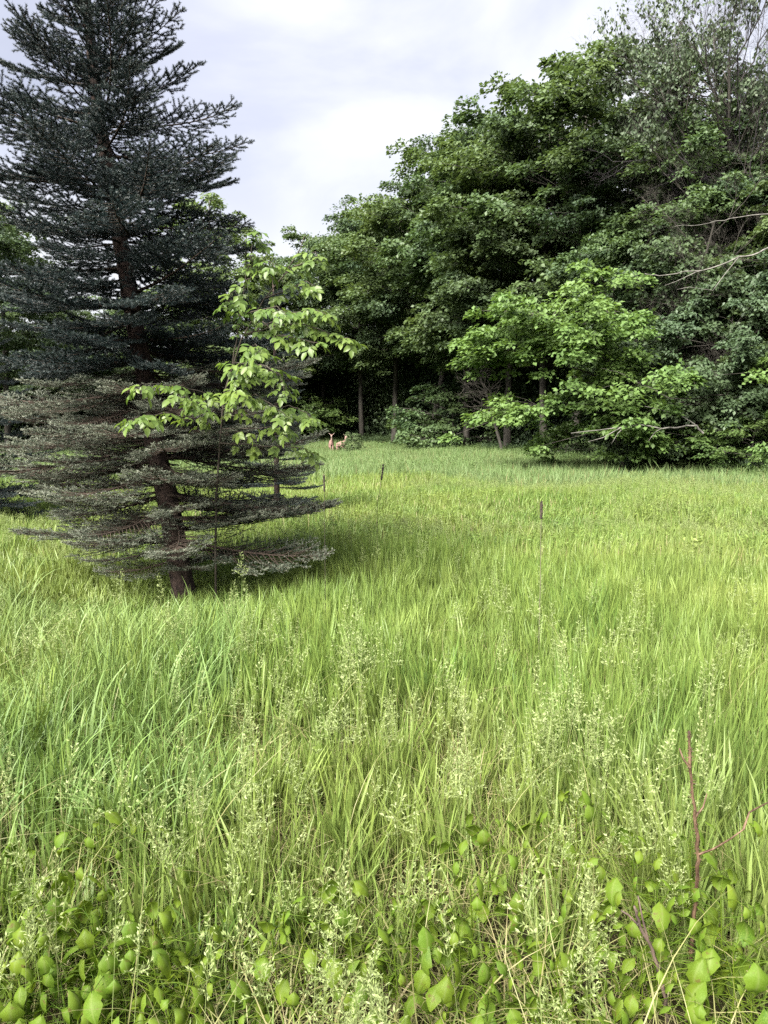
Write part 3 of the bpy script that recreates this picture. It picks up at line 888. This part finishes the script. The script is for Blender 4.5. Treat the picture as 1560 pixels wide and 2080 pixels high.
# dense inside of the wood: leaves and low growth nobody could count
def build_woodland():
    V = []
    for k in range(2):
        a = Acc()
        n = 620
        c = RG.normal(0, 1, (n, 3)) * np.array([.75, .75, .55])
        c = c + RG.normal(0, .6, (1, 3)) * .1
        leaves(a, c, RG.normal(0, 1, (n, 3)) + np.array([0, 0, -.3]), np.array([0, 0, 1.0]) + RG.normal(0, .5, (n, 3)), RG.uniform(.12, .24, n), RG.uniform(.09, .16, n))
        V.append(a)
    a = Acc(); herb(a, 22, .7, .65, .16, 9); V.append(a)
    pts, scl, idx = [], [], []
    for _ in range(30000):
        an = RG.uniform(R(-42), R(42)); dep = RG.uniform(6.5, 26)
        t = math.tan(an); ey = float(np.interp(t, EA, EY)); y = ey + dep; x = t * y
        zt = RG.uniform(0, 1)
        lim = np.interp((t * F + 780), [-100, 100, 300, 560, 700, 900, 1100, 1300, 1600], [7, 6, 6, 7, 8, 9, 10, 10, 10])
        z = zt ** 1.3 * lim
        if RG.random() > (.16 if dep < 9 else .24): continue
        pts.append((x, y, G(x, y) + .3 + z)); s = RG.uniform(.8, 1.6); scl.append((s, s, s)); idx.append(int(RG.integers(0, 2)))
    for _ in range(2600):
        an = RG.uniform(R(-36), R(36)); dep = RG.uniform(-.6, 5)
        t = math.tan(an); ey = float(np.interp(t, EA, EY)); y = ey + dep; x = t * y
        pts.append((x, y, G(x, y))); s = RG.uniform(.5, 1.2); scl.append((s, s, s)); idx.append(2)
    n = len(pts)
    rot = np.stack([np.zeros(n), np.zeros(n), RG.uniform(0, 6.28, n)], -1)
    ob = scatter('woodland_undergrowth', V, np.array(pts), rot, np.array(scl), np.array(idx), [M['oak']], ('tint', 'along'))
    tag(ob, 'dense dark undergrowth filling the wood behind the front trees', kind='stuff')
build_woodland()

# ------------------------------------------------------------------ bare and slender trees on the right
def twig_tree(seed, H, lm=None, spread=.55, depth=5, r0=.10, lean=(0, 0), leaf_n=0, bm='twig_mauve', first=.3):
    r = np.random.default_rng(seed)
    wood, cr = Acc(), Acc()
    C, D, Nn = [], [], []
    def grow(p, d, l, rad, k):
        n = 5
        pts = [p]; dd = d.copy()
        for i in range(n):
            dd = norm(dd + r.normal(0, .10, 3) + np.array([0, 0, .02 if k > 1 else -.02]))
            pts.append(pts[-1] + dd * l / n)
        tube(wood, pts, np.linspace(rad, rad * .6, n + 1), 6 if k == 0 else 4 if k < 3 else 3, 0, False)
        if leaf_n and k >= depth - 1:
            for q in range(leaf_n):
                f = r.uniform(.1, 1); i = min(n - 1, int(f * n))
                C.append(pts[i] + (pts[i + 1] - pts[i]) * r.random()); a = r.random() * 6.28
                D.append([math.cos(a) * .6, math.sin(a) * .6, -.8]); Nn.append(r.normal(0, 1, 3) + np.array([0, 0, .5]))
        if k == depth: return
        m = (20 if k == 0 else 5 if k < 4 else 6)
        for i in range(m):
            f = first + (1 - first) * (i + .6) / m if k == 0 else r.uniform(.25, 1)
            j = min(n - 1, int(f * n)); q = pts[j] + (pts[j + 1] - pts[j]) * (f * n - j)
            a = norm(np.cross(dd, r.normal(0, 1, 3)))
            nd_ = norm(dd * .75 + a * spread * (1.5 if k == 0 else 1.15) + np.array([0, 0, .12]))
            grow(q, nd_, l * (r.uniform(.20, .32) if k == 0 else r.uniform(.42, .62)), rad * (.36 if k == 0 else .45), k + 1)
    grow(np.zeros(3), norm(np.array([lean[0], lean[1], 1.0])), H, r0, 0)
    me_t = wood.mesh('trunk', [M[bm]], True)
    me_c = None
    if C:
        C, D, Nn = map(np.array, (C, D, Nn))
        ls = r.uniform(.11, .19, len(C)); leaves(cr, C, D, Nn, ls, ls * .6, .15)
        me_c = cr.mesh('crown', [M[lm]], False, ('tint',))
    return me_t, me_c
def place_twig(name, me, px, Y, label, cat='tree', rz=0, s=1.0):
    p = P(px, 900, Y)
    root = empty(name, (p.x, Y, G(p.x, Y) - .1), label, cat, None, rz, s)
    link('trunk', me[0], root)
    if me[1]: link('crown', me[1], root)
    return root
place_twig('slender_tree', twig_tree(21, 15.5, 'greyleaf', .42, 4, .085, (-.10, 0), 4, 'bark', .5), 1475, 27.0, 'slender leaning tree with sparse grey leaves against the sky')
place_twig('bare_tree', twig_tree(23, 15, None, .62, 5, .065, (-.03, 0), 0, 'twig_mauve', .55), 1580, 27.5, 'bare tree with a haze of fine mauve twigs')
place_twig('dead_tree', twig_tree(25, 9.0, None, .7, 5, .055, (-.06, 0), 0, 'bark', .15), 1430, 26.8, 'grey dead tree with thin bare boughs inside the wood')

# dead boughs
def bough(pxs, Y, r, label, side=(), dy=0.0, mat_='deadwood'):
    pts = [P(x, y, Y + dy * i) for i, (x, y) in enumerate(pxs)]
    base = pts[0].copy()
    root = empty('dead_branch', base, label, 'branch', 'bleached dead boughs at the wood edge')
    acc = Acc(); q = []
    for a, b in zip(pts[:-1], pts[1:]):
        for f in (0, .33, .66): q.append(a.lerp(b, f) - base + Vector((rnd.uniform(-.02, .02), 0, rnd.uniform(-.03, .03))))
    q.append(pts[-1] - base)
    tube(acc, q, np.linspace(r, r * .3, len(q)), 6)
    link('limb', acc.mesh('limb', [M[mat_]], True), root)
    for sp in side:
        a = Acc(); sp_ = [P(x, y, Y + rnd.uniform(-.2, .2)) - base for x, y in sp]
        tube(a, sp_, np.linspace(r * .5, r * .15, len(sp_)), 5)
        link('twig', a.mesh('twig', [M[mat_]], True), root)
bough([(1428, 880), (1414, 865), (1385, 866), (1345, 871), (1300, 862), (1240, 872), (1160, 880)], 22.8, .036, 'pale forked bough lying along the grass at the wood edge', [[(1412, 862), (1385, 845), (1345, 833), (1310, 825)], [(1345, 870), (1330, 878), (1318, 895)], [(1270, 866), (1255, 880), (1242, 902)], [(1262, 868), (1225, 889), (1195, 897)]])
bough([(1570, 495), (1540, 515), (1500, 523), (1445, 545), (1390, 553), (1340, 562), (1310, 556)], 23.0, .032, 'long pale bough slanting across the dark wood, the higher one', [[(1445, 545), (1415, 552), (1375, 571), (1350, 580)], [(1500, 523), (1470, 560), (1448, 590), (1400, 583), (1375, 588)]])
bough([(1480, 800), (1425, 806), (1415, 810), (1360, 808), (1310, 782), (1250, 755), (1220, 748)], 23.6, .022, 'thin grey bough with crooked twigs below the arching bush', [[(1415, 806), (1445, 812), (1472, 804)], [(1415, 806), (1420, 830), (1405, 850)]], mat_='bark_pale')
bough([(1560, 436), (1510, 438), (1470, 448), (1420, 456), (1370, 460)], 22.8, .018, 'thin pale bough reaching left just above the long slanting one')

# leaning grey trunk with curved bare twigs, left of the arching bush
place_twig('dead_tree', twig_tree(29, 5.2, None, .6, 3, .10, (-.22, 0), 0, 'bark', .3), 1025, 40.5, 'leaning dead trunk with curved bare twigs in the dark gap')

# ------------------------------------------------------------------ young sapling growing through the spruce
def sapling_leaf_mesh(seed, nl):
    r = np.random.default_rng(seed); acc = Acc()
    ln = .15
    def ra(s): return np.array([ln * s, 0, -.05 * s * s])
    tube(acc, [ra(s) for s in (0, .35, .7, 1)], [.0016, .0013, .001, .0008], 3, 1, False, tint=.5)
    C, D, Nn, S = [], [], [], []
    prs = [(.5, 1), (.5, -1), (.85, 1), (.85, -1)] if nl == 5 else [(.7, 1), (.7, -1)]
    for s, sd in prs + [(1, 0)]:
        C.append(ra(s)); a = sd * R(r.uniform(48, 66))
        D.append([math.cos(a), math.sin(a), r.uniform(-.75, -.3)]); Nn.append([.25 + r.normal(0, .15), r.normal(0, .2) - sd * .15, 1]); S.append(r.uniform(.085, .12))
    S = np.array(S)
    leaves(acc, np.array(C), np.array(D), np.array(Nn), S, S * .56, .14, tint=np.clip(r.normal(.5, .3, len(S)), 0, 1), six=True)
    return acc.mesh('leaf', [M['sapling_leaf'], M['sap_bark']], False, ('tint',))

def build_sapling():
    YB = 6.25
    base = P(437, 1185, YB); base.z = G(base.x, YB) - .03
    root = empty('boxelder_sapling', base, 'young sapling with bright yellow green leaves growing up beside the spruce', 'sapling')
    acc = Acc()
    stem = [base] + [P(x, y, YB + dy) for x, y, dy in [(438, 1100, 0), (440, 1000, -.05), (447, 900, -.15), (455, 800, -.25), (490, 690, -.3), (535, 610, -.3), (580, 555, -.3), (610, 505, -.3), (618, 480, -.3)]]
    tube(acc, [p - base for p in stem], np.linspace(.011, .003, len(stem)), 7)
    link('trunk', acc.mesh('trunk', [M['sap_bark']], True), root)
    lm = [sapling_leaf_mesh(s, 5 if s % 2 else 3) for s in range(6)]
    rr = random.Random(3)
    BR = [   # photo pixels along each branch, distance at root and tip, leaves
        ([(452, 830), (420, 800), (370, 785), (300, 778), (275, 785)], 6.0, 4.95, 13),
        ([(448, 880), (400, 850), (340, 840), (290, 845), (262, 855)], 6.1, 4.95, 14),
        ([(450, 860), (420, 830), (390, 810), (360, 800)], 6.0, 5.0, 12),
        ([(453, 850), (480, 820), (490, 800), (480, 790)], 6.0, 4.9, 9),
        ([(456, 800), (500, 770), (515, 730), (520, 700), (528, 715)], 5.95, 5.0, 16),
        ([(460, 800), (490, 760), (475, 740), (500, 735)], 5.95, 4.95, 11),
        ([(470, 760), (530, 740), (570, 760), (580, 800)], 5.9, 5.1, 14),
        ([(455, 830), (520, 800), (560, 830), (590, 850)], 5.95, 5.1, 12),
        ([(452, 850), (540, 835), (590, 825), (620, 835), (635, 850)], 5.95, 5.2, 12),
        ([(450, 870), (530, 870), (570, 865), (590, 880)], 6.0, 5.2, 11),
        ([(447, 900), (540, 905), (610, 908), (638, 925)], 6.1, 5.5, 9),
        ([(500, 680), (560, 660), (620, 660), (680, 680), (715, 690)], 5.9, 5.5, 18),
        ([(500, 680), (580, 640), (630, 625), (665, 640)], 5.9, 5.5, 14),
        ([(520, 640), (560, 680), (620, 690), (650, 700)], 5.9, 5.4, 12),
        ([(540, 605), (590, 590), (620, 570), (640, 580)], 5.95, 5.7, 10),
        ([(580, 555), (620, 530), (640, 510), (650, 530)], 5.95, 5.7, 10),
        ([(470, 740), (490, 640), (500, 560), (515, 490), (520, 470)], 5.9, 5.7, 20),
        ([(490, 650), (470, 620), (460, 600), (480, 590)], 5.85, 5.5, 8),
        ([(500, 570), (535, 550), (545, 530), (560, 545)], 5.9, 5.6, 9),
        ([(490, 640), (530, 630), (560, 620), (580, 640)], 5.9, 5.4, 10),
    ]
    for pl, y0, y1, nl in BR:
        n = len(pl)
        pts = [P(x, y, y0 + (y1 - y0) * i / (n - 1)) for i, (x, y) in enumerate(pl)]
        fine = []
        for i in range(n - 1):
            for f in (0, .25, .5, .75): fine.append(pts[i].lerp(pts[i + 1], f) + Vector((rr.uniform(-.01, .01), 0, rr.uniform(-.008, .008))))
        fine.append(pts[-1])
        p0 = fine[0]
        a = Acc(); tube(a, [p - p0 for p in fine], np.linspace(.006, .0018, len(fine)), 4)
        b = link('branch', a.mesh('branch', [M['sap_bark']], True), root, p0 - base)
        nl = int(nl * 2.0)
        for k in range(nl):
            f = .14 + .86 * (k + rr.random() * .6) / nl
            i = min(len(fine) - 2, int(f * (len(fine) - 1)))
            q = fine[i].lerp(fine[i + 1], rr.random()) - p0
            d = (fine[i + 1] - fine[i]).normalized()
            az = math.atan2(d.y, d.x) + (R(rr.uniform(25, 80)) * (1 if k % 2 else -1) if k < nl - 1 else 0)
            link('leaf', lm[rr.randrange(6)], b, q, (rr.uniform(-.6, .6), rr.uniform(-.25, .7), az), rr.uniform(.36, .70))
build_sapling()

# second, smaller spruce behind the sapling and one at the left
def small_spruce(px, Y, top, label, wpx, name='spruce_tree'):
    p = P(px, 900, Y); z = G(p.x, Y); H = P(px, top, Y).z - z
    root = empty(name, (p.x, Y, z), label, 'spruce tree', 'smaller spruces behind the tall one')
    acc = Acc(); tube(acc, [(0, 0, -.1), (0.02, 0, H * .5), (0, 0, H)], [.055, .035, .01], 8)
    link('trunk', acc.mesh('trunk', [M['spruce_bark']], True), root)
    rr = random.Random(int(px))
    wm = [spruce_branch(90 + k, 1.5, 620, up=.03, droop=.10, lat=.42) for k in range(2)]
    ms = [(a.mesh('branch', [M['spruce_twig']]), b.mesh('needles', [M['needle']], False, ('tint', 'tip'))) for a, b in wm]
    rad = wpx / F * Y
    h = .15
    while h < H * .97:
        ph = rr.random() * 6
        for b in range(5):
            ln = rad * (1 - h / H) ** .8 * rr.uniform(.8, 1.1) + .12
            k = rr.randrange(2)
            o = link('branch', ms[k][0], root, (0, 0, h + rr.uniform(-.08, .08)), (rr.uniform(-.2, .2), -R(rr.uniform(-10, 6) + 18 * h / H), ph + b * 1.257 + rr.uniform(-.2, .2)), ln / 1.5)
            link('needles', ms[k][1], o)
        h += .24
small_spruce(560, 12.5, 560, 'smaller silvery spruce close behind the leafy sapling', 105)
small_spruce(-70, 12.0, 470, 'smaller dark spruce at the left edge behind the tall one', 190)

# ------------------------------------------------------------------ deer
def skin_mesh(name, joints, edges, mats, sub=2, root=0):
    me = bpy.data.meshes.new(name)
    me.from_pydata([j[:3] for j in joints], edges, [])
    ob = bpy.data.objects.new(name, me); COL.objects.link(ob)
    sk = ob.modifiers.new('skin', 'SKIN'); sk.use_smooth_shade = True
    ss = ob.modifiers.new('sub', 'SUBSURF'); ss.levels = ss.render_levels = sub
    for i, j in enumerate(joints):
        v = me.skin_vertices[0].data[i]; v.radius = (j[3], j[4] if len(j) > 4 else j[3]); v.use_root = i == root
    dg = bpy.context.evaluated_depsgraph_get()
    m2 = bpy.data.meshes.new_from_object(ob.evaluated_get(dg))
    bpy.data.objects.remove(ob)
    m2.name = name
    m2.materials.clear()
    for m in mats: m2.materials.append(m)
    return m2
def build_deer(px, py, Y, rz, label, turn, name='deer'):
    """a deer facing -Y (towards the camera) before it is turned by rz; head turned by turn"""
    J = [(0, .55, .93, .17, .19), (0, .25, .90, .19, .21), (0, -.05, .90, .18, .22), (0, -.30, .93, .155, .20),     # rump..shoulder
         (0, -.46, 1.08, .085, .11), (0, -.56, 1.26, .065, .085)]
    hx = .06 * math.sin(turn)
    J += [(hx, -.62, 1.42, .062, .075), (hx + .10 * math.sin(turn), -.62 - .13 * math.cos(turn), 1.40, .050, .055), (hx + .21 * math.sin(turn), -.62 - .26 * math.cos(turn), 1.34, .030, .034)]
    E = [(i, i + 1) for i in range(8)]
    for sx_ in (-1, 1):     # ears
        n = len(J); cx, sx2 = math.cos(turn), math.sin(turn)
        J += [(hx + sx_ * .07 * cx, -.60 + sx_ * .07 * sx2, 1.49, .028, .016), (hx + sx_ * .16 * cx, -.59 + sx_ * .16 * sx2, 1.57, .036, .014), (hx + sx_ * .21 * cx, -.59 + sx_ * .21 * sx2, 1.63, .010, .006)]
        E += [(6, n), (n, n + 1), (n + 1, n + 2)]
    for sx_ in (-1, 1):     # front legs
        n = len(J)
        J += [(sx_ * .09, -.34, .72, .065, .075), (sx_ * .09, -.34, .42, .032), (sx_ * .09, -.35, .12, .022), (sx_ * .09, -.38, .02, .026)]
        E += [(3, n), (n, n + 1), (n + 1, n + 2), (n + 2, n + 3)]
    for sx_ in (-1, 1):     # hind legs: knee forward, hock back
        n = len(J)
        J += [(sx_ * .10, .52, .74, .090, .11), (sx_ * .10, .46, .56, .055), (sx_ * .10, .66, .40, .032), (sx_ * .10, .60, .12, .022), (sx_ * .10, .57, .02, .026)]
        E += [(0, n), (n, n + 1), (n + 1, n + 2), (n + 2, n + 3), (n + 3, n + 4)]
    n = len(J); J += [(0, .74, .92, .04), (0, .80, .80, .02)]; E += [(0, n), (n, n + 1)]
    me = skin_mesh('body', J, E, [M['deer'], M['deer_white']])
    for f in me.polygons:
        c = f.center
        hd = (c.x - hx) * math.sin(turn) - (c.y + .62) * math.cos(turn)
        if (1.28 < c.z < 1.45 and hd > .17) or (1.10 < c.z < 1.33 and f.normal.z < -.2 and c.y < -.5) or (abs(c.x) > .1 and c.z > 1.5 and f.normal.y < 0):
            f.material_index = 1
    p = P(px, py, Y)
    root = empty(name, (p.x, Y, G(p.x, Y)), label, 'deer', 'deer at the end of the clearing', rz)
    root.scale = (.90, .90, .90); link('body', me, root)
    def ball(nm, c, s):
        import bmesh
        bm = bmesh.new(); bmesh.ops.create_icosphere(bm, subdivisions=1, radius=1)
        m = bpy.data.meshes.new(nm); bm.to_mesh(m); bm.free(); m.materials.append(M['dark'])
        link(nm, m, root, c, None, s)
    for sx_ in (-1, 1):
        ball('eye', (hx + sx_ * .058 * math.cos(turn) + .05 * math.sin(turn), -.62 - .06 * math.cos(turn) + sx_ * .058 * math.sin(turn), 1.435), (.014, .014, .016))
    ball('nose', (hx + .235 * math.sin(turn), -.62 - .285 * math.cos(turn), 1.345), (.022, .018, .018))
build_deer(673, 900, 49, R(8), 'deer on the left of the pair with its head up, facing us', R(-12))
build_deer(694, 900, 48, R(32), 'deer on the right of the pair, wider body turned a little sideways', R(10))

# ------------------------------------------------------------------ dead stalks in the meadow
def stalk(pxs, Y, hl, r, label, sm='stalk_pale'):
    pts = [P(x, y, Y) for x, y in pxs]
    base = pts[0].copy(); base.z = G(base.x, Y)
    root = empty('dead_mullein_stalk', base, label, 'dead stalk', 'dead stalks standing in the meadow')
    a = Acc(); q = [Vector((0, 0, -.03))] + [p - base for p in pts]
    tube(a, q, np.linspace(r * .36, r * .26, len(q)), 6)
    link('stem', a.mesh('stem', [M[sm]], True), root)
    p1, d = pts[-1] - base, (pts[-1] - pts[-2]).normalized()
    a = Acc(); n = 14
    q = [p1 - d * hl * (1 - i / (n - 1)) for i in range(n)]
    rad = [r * (1.0 + .35 * math.sin(i * 2.7) + .2 * math.sin(i * 5.1)) * (1 if i < n - 3 else .75 - .18 * (i - n + 3)) * (.55 if i == 0 else 1) for i in range(n)]
    tube(a, q, rad, 8)
    r_ = random.Random(int(pxs[0][0]))
    for i in range(70):                                    # seed capsules
        f = r_.random(); c = p1 - d * hl * f; an = r_.random() * 6.28
        o_ = Vector((math.cos(an), math.sin(an), .5)).normalized()
        tube(a, [c, c + o_ * r * 1.2, c + o_ * r * 1.7], [r * .4, r * .45, r * .12], 4)
    link('seed_spike', a.mesh('seed_spike', [M['stalk']], True), root)
stalk([(766, 1035), (770, 1003), (775, 972), (779, 943)], 7.6, .165, .0080, 'tilted dark dead stalk standing by itself near the middle of the meadow', 'stalk')
stalk([(1098, 1165), (1098, 1120), (1099, 1065), (1100, 1017)], 4.55, .115, .0068, 'straight dark dead stalk on the right, the nearest to us')
stalk([(659, 1020), (659, 1000), (658, 965)], 5.2, .12, .0055, 'thin dark stalk close to the tip of the spruce boughs', 'stalk')

# ------------------------------------------------------------------ foreground creepers
def creeper_leaf(seed):
    r = np.random.default_rng(seed)
    nu, nv = 8, 5
    V = []
    dr, fo = r.uniform(.7, 1.45), r.uniform(.2, .65)
    for i in range(nu):
        u = i / (nu - 1)
        w_ = .36 * (math.sin(PI * u ** .62) ** .8 * (1 - .12 * u) + (.10 if i == 0 else 0) + .0)
        if i == nu - 1: w_ = .015
        th = dr * 1.5 * u
        x = math.sin(th) / (dr * 1.5) ; z = -(1 - math.cos(th)) / (dr * 1.5)
        for j in range(nv):
            v = (j - 2) / 2
            back = -.10 * abs(v) * (1 if i == 0 else 0)
            jw = 1 + .16 * math.sin(i * 2.9 + j * 1.7 + seed * 2.1) * abs(v)
            V.append((x + back, v * w_ * jw, z - fo * w_ * abs(v) ** 1.6 + .035 * math.sin(i * 2.3 + seed) * abs(v) + .02 * (j % 2)))
    Q = [(i * nv + j, i * nv + j + 1, (i + 1) * nv + j + 1, (i + 1) * nv + j) for i in range(nu - 1) for j in range(nv - 1)]
    rib = np.tile(np.array([0, .12, 1, .12, 0]), nu)
    a = Acc(); a.add(V, Q=Q, tint=r.random(), rib=rib); return a.mesh('leaf', [M['creeper']], True, ('tint', 'rib'))
CREEP_XY = []
CL = [creeper_leaf(s) for s in range(6)]
def creeper(px, py, z, n, size, label, seed, up=.0):
    p = PZ(px, py, z)
    g0 = G(p.x, p.y)
    CREEP_XY.append((p.x, p.y))
    root = empty('creeper_plant', (p.x, p.y, g0), label, 'leafy plant', 'broad leaved plants in the foreground grass')
    rr = random.Random(seed)
    a = Acc()
    hgt = z - g0
    tube(a, [(0, 0, -.02), (.01, 0, hgt * .5), (0, 0, hgt * .96)], [.0026, .0022, .0014], 4, 0, False, tint=.2)
    L_ = []
    for k in range(n):
        az = k * 2.4 + rr.uniform(-.5, .5)
        zz = hgt * (1 - .75 * k / max(n, 1)) + rr.uniform(-.02, .02)
        rr_ = size * (.35 + .42 * k ** .75) * rr.uniform(.8, 1.3)
        e_ = Vector((math.cos(az) * rr_, math.sin(az) * rr_, max(.02, zz)))
        b = Vector((0, 0, max(.01, zz - .03)))
        tube(a, [b, b.lerp(e_, .6) + Vector((0, 0, .012)), e_], [.0014, .0012, .0009], 3, 0, False, tint=.2)
        L_.append((e_, az))
    link('stem', a.mesh('stem', [M['creeper']], False, ('tint',)), root)
    for e_, az in L_:
        s = size * rr.uniform(.50, 1.30)
        link('leaf', CL[rr.randrange(6)], root, e_, (rr.uniform(-.4, .4), rr.uniform(.05, 1.05) - up, az + rr.uniform(-.4, .4)), s)
CREEP = [
    (955, 1790, .33, 5, .075, 'yellowish plant with a domed top leaf among pale seed heads right of centre'),
    (832, 1832, .30, 4, .075, 'plant with pale drooping leaves left of the domed yellowish one'),
    (930, 1872, .28, 6, .080, 'yellow green plant hanging below the domed yellowish one'),
    (800, 1920, .24, 4, .070, 'plant of dark folded leaves at the bottom near the middle'),
    (905, 1955, .22, 6, .080, 'dark leaved plant below the yellow green hanging one'),
    (985, 2020, .20, 4, .070, 'low plant at the bottom edge under the hanging plants'),
    (1122, 2048, .20, 4, .075, 'upright folded leaves at the bottom edge right of the middle'),
    (1248, 2048, .20, 4, .085, 'broad pointed leaves at the bottom edge left of the dark cane'),
    (1130, 1935, .24, 5, .080, 'shaded plant behind a pale seed head, above the upright folded leaves'),
    (1302, 1925, .24, 5, .080, 'plant growing against the dark dead cane on its left'),
    (1335, 1790, .32, 8, .075, 'large bushy plant left of the red thorny cane'),
    (1345, 1850, .28, 8, .075, 'plant with many drooping leaves under the large bushy one'),
    (1465, 1800, .32, 5, .095, 'wide leaved plant right of the red thorny cane'),
    (1490, 1910, .28, 6, .090, 'plant of folded leaves low on the right by the edge'),
    (1285, 1690, .36, 5, .080, 'shaded plant up and left of the red cane under pale seed heads'),
    (1402, 1695, .36, 3, .075, 'two big leaves touching the red cane on its left'),
    (1170, 1612, .36, 5, .080, 'yellow green plant half way up, far from the cane on its left'),
    (990, 1658, .36, 4, .080, 'small plant among the grass above the centre seed heads'),
    (1525, 1985, .22, 5, .085, 'plant in the bottom right corner'),
    (1412, 2010, .20, 5, .070, 'plant at the foot of the red thorny cane'),
    (22, 1722, .36, 6, .075, 'yellow plant of rounded leaves high at the left edge'),
    (200, 1652, .36, 5, .080, 'shaded plant in the grass, highest of those on the left'),
    (185, 1850, .30, 8, .075, 'broad matted plant in the middle of the left patch'),
    (250, 1880, .27, 6, .080, 'plant with one large flat leaf in the left patch'),
    (312, 1855, .28, 6, .080, 'plant with tall upright leaf at the right side of the left patch'),
    (240, 1952, .22, 7, .080, 'plant of jagged light leaves in the left patch'),
    (195, 1985, .20, 6, .080, 'low plant between the paired leaf and the jagged leaves'),
    (128, 2015, .20, 4, .080, 'plant with a bright pair of smooth leaves near the bottom left'),
    (290, 2060, .18, 6, .085, 'bright green plant at the bottom edge of the left patch'),
    (340, 2035, .18, 6, .080, 'plant beside the bright green one, nearer the brown thatch'),
    (312, 1948, .23, 6, .075, 'bright pointed leaves at the right rim of the left patch'),
    (372, 1990, .21, 5, .075, 'last plant of the left patch before the brown thatch'),
    (22, 2005, .20, 7, .080, 'plant filling the bottom left corner'),
    (35, 1955, .23, 6, .080, 'plant at the left edge above the corner one'),
    (75, 1900, .26, 7, .075, 'leafy plant left of the broad matted one'),
    (552, 1890, .26, 4, .085, 'plant in the grass left of the low middle seed heads'),
    (612, 1872, .26, 4, .080, 'shaded broad leaf plant behind the low middle seed heads'),
    (705, 1800, .32, 5, .085, 'shaded plant in the thick grass just left of centre'),
    (120, 1790, .33, 6, .075, 'plant under pale seed heads on the left, below the rounded yellow one'),
]
for i, (px, py, z, n, s, lab) in enumerate(CREEP):
    creeper(px, py, z + .025, n + 16, s * .78, lab, i * 7 + 1)

# ------------------------------------------------------------------ canes
def cane(pxs, Y, r, label, mat_, side=(), thorns=60, lf=()):
    pts = [P(x, y, Y) for x, y in pxs]
    base = pts[0].copy()
    base.z = G(base.x, Y)
    root = empty('thorny_cane', base, label, 'cane')
    a = Acc(); q = [Vector((0, 0, -.03))]
    for p0, p1 in zip(pts[:-1], pts[1:]):
        for f in (0, .25, .5, .75): q.append(p0.lerp(p1, f) - base + Vector((rnd.uniform(-.003, .003), rnd.uniform(-.003, .003), 0)))
    q.append(pts[-1] - base)
    q = [v for i, v in enumerate(q) if i == 0 or v.z > .0]
    tube(a, q, np.linspace(r, r * .55, len(q)) * np.random.uniform(.82, 1.2, len(q)), 7)
    rr = random.Random(int(pxs[0][0]))
    for _ in range(thorns):
        f = rr.random() * (len(q) - 1.01); i = int(f); c = q[i].lerp(q[i + 1], f - i)
        an = rr.random() * 6.28; d = Vector((math.cos(an), math.sin(an), rr.uniform(-.5, .3))).normalized()
        tube(a, [c, c + d * rr.uniform(.007, .017)], [.0020, .0002], 4)
    link('stem', a.mesh('stem', [M[mat_]], True), root)
    for sp, dy in side:
        b = Acc(); s_ = [P(x, y, Y + dy * i) - base for i, (x, y) in enumerate(sp)]
        tube(b, s_, np.linspace(r * .6, r * .3, len(s_)), 6)
        link('side_shoot', b.mesh('side_shoot', [M[mat_]], True), root)
    for x, y, s, az in lf:
        link('leaf', CL[rr.randrange(6)], root, P(x, y, Y - .01) - base, (rr.uniform(-.4, .4), rr.uniform(-.3, .4), az), s)
Yc = 1.95
cane([(1398, 2060), (1404, 1960), (1410, 1860), (1418, 1760), (1416, 1700), (1408, 1620), (1402, 1540), (1400, 1485)], Yc, .0060,
     'upright red brown thorny cane in the right foreground', 'cane',
     [([(1418, 1736), (1450, 1724), (1482, 1705), (1510, 1685)], -.02), ([(1402, 1560), (1388, 1542), (1380, 1520)], .01), ([(1412, 1660), (1428, 1640), (1436, 1612)], .01), ([(1510, 1685), (1522, 1650), (1560, 1630)], .02)], 190,
     [(1535, 1668, .05, -1.2), (1528, 1676, .045, .6), (1434, 1670, .04, -.4), (1400, 1800, .05, 2.6), (1395, 1815, .045, 3.3), (1425, 1812, .045, .2), (1418, 1842, .05, -.3), (1432, 1865, .05, -.8),
      (1400, 1850, .035, 3.0), (1428, 1905, .04, 0), (1440, 1925, .04, -.5), (1380, 1965, .05, 2.8), (1370, 1975, .05, 3.4), (1392, 1985, .05, -1.5)])
cane([(1356, 2075), (1352, 2030), (1338, 1970), (1318, 1915), (1298, 1880), (1288, 1840)], 1.75, .0058,
     'thin dark dead cane leaning left beside the red one', 'cane_dark', [([(1318, 1915), (1306, 1870), (1296, 1820)], .0), ([(1298, 1880), (1276, 1858), (1262, 1850)], .0)], 35)

# pale bent straw and reed tussock
def reed(px, py, z, n, label, seed, h=.55):
    p = PZ(px, py, z); a = Acc()
    global RG
    RG = np.random.default_rng(seed)
    blades(a, n, .06, h, .011, (.35, 1.1), 8, 0, blue=.55, droop=.75)
    o = link('reed_tussock', a.mesh('reed_tussock', [M['grass']], False, ('along', 'tint', 'head', 'dry', 'blue')), None, (p.x, p.y, G(p.x, p.y) - .01))
    tag(o, label, 'grass tussock', 'broad bladed tussocks'); return o
reed(40, 1360, .30, 24, 'tussock of wide arching pale blades at the left edge', 301)
reed(60, 1500, .30, 22, 'tussock of arching blades below the pale one on the left edge', 302)
reed(40, 1175, .35, 34, 'dark tussock of long blades left of the spruce foot', 303, .8)
reed(160, 1310, .30, 20, 'small tussock of bent blades in front of the spruce', 304)

RG = np.random.default_rng(77)
build_meadow()
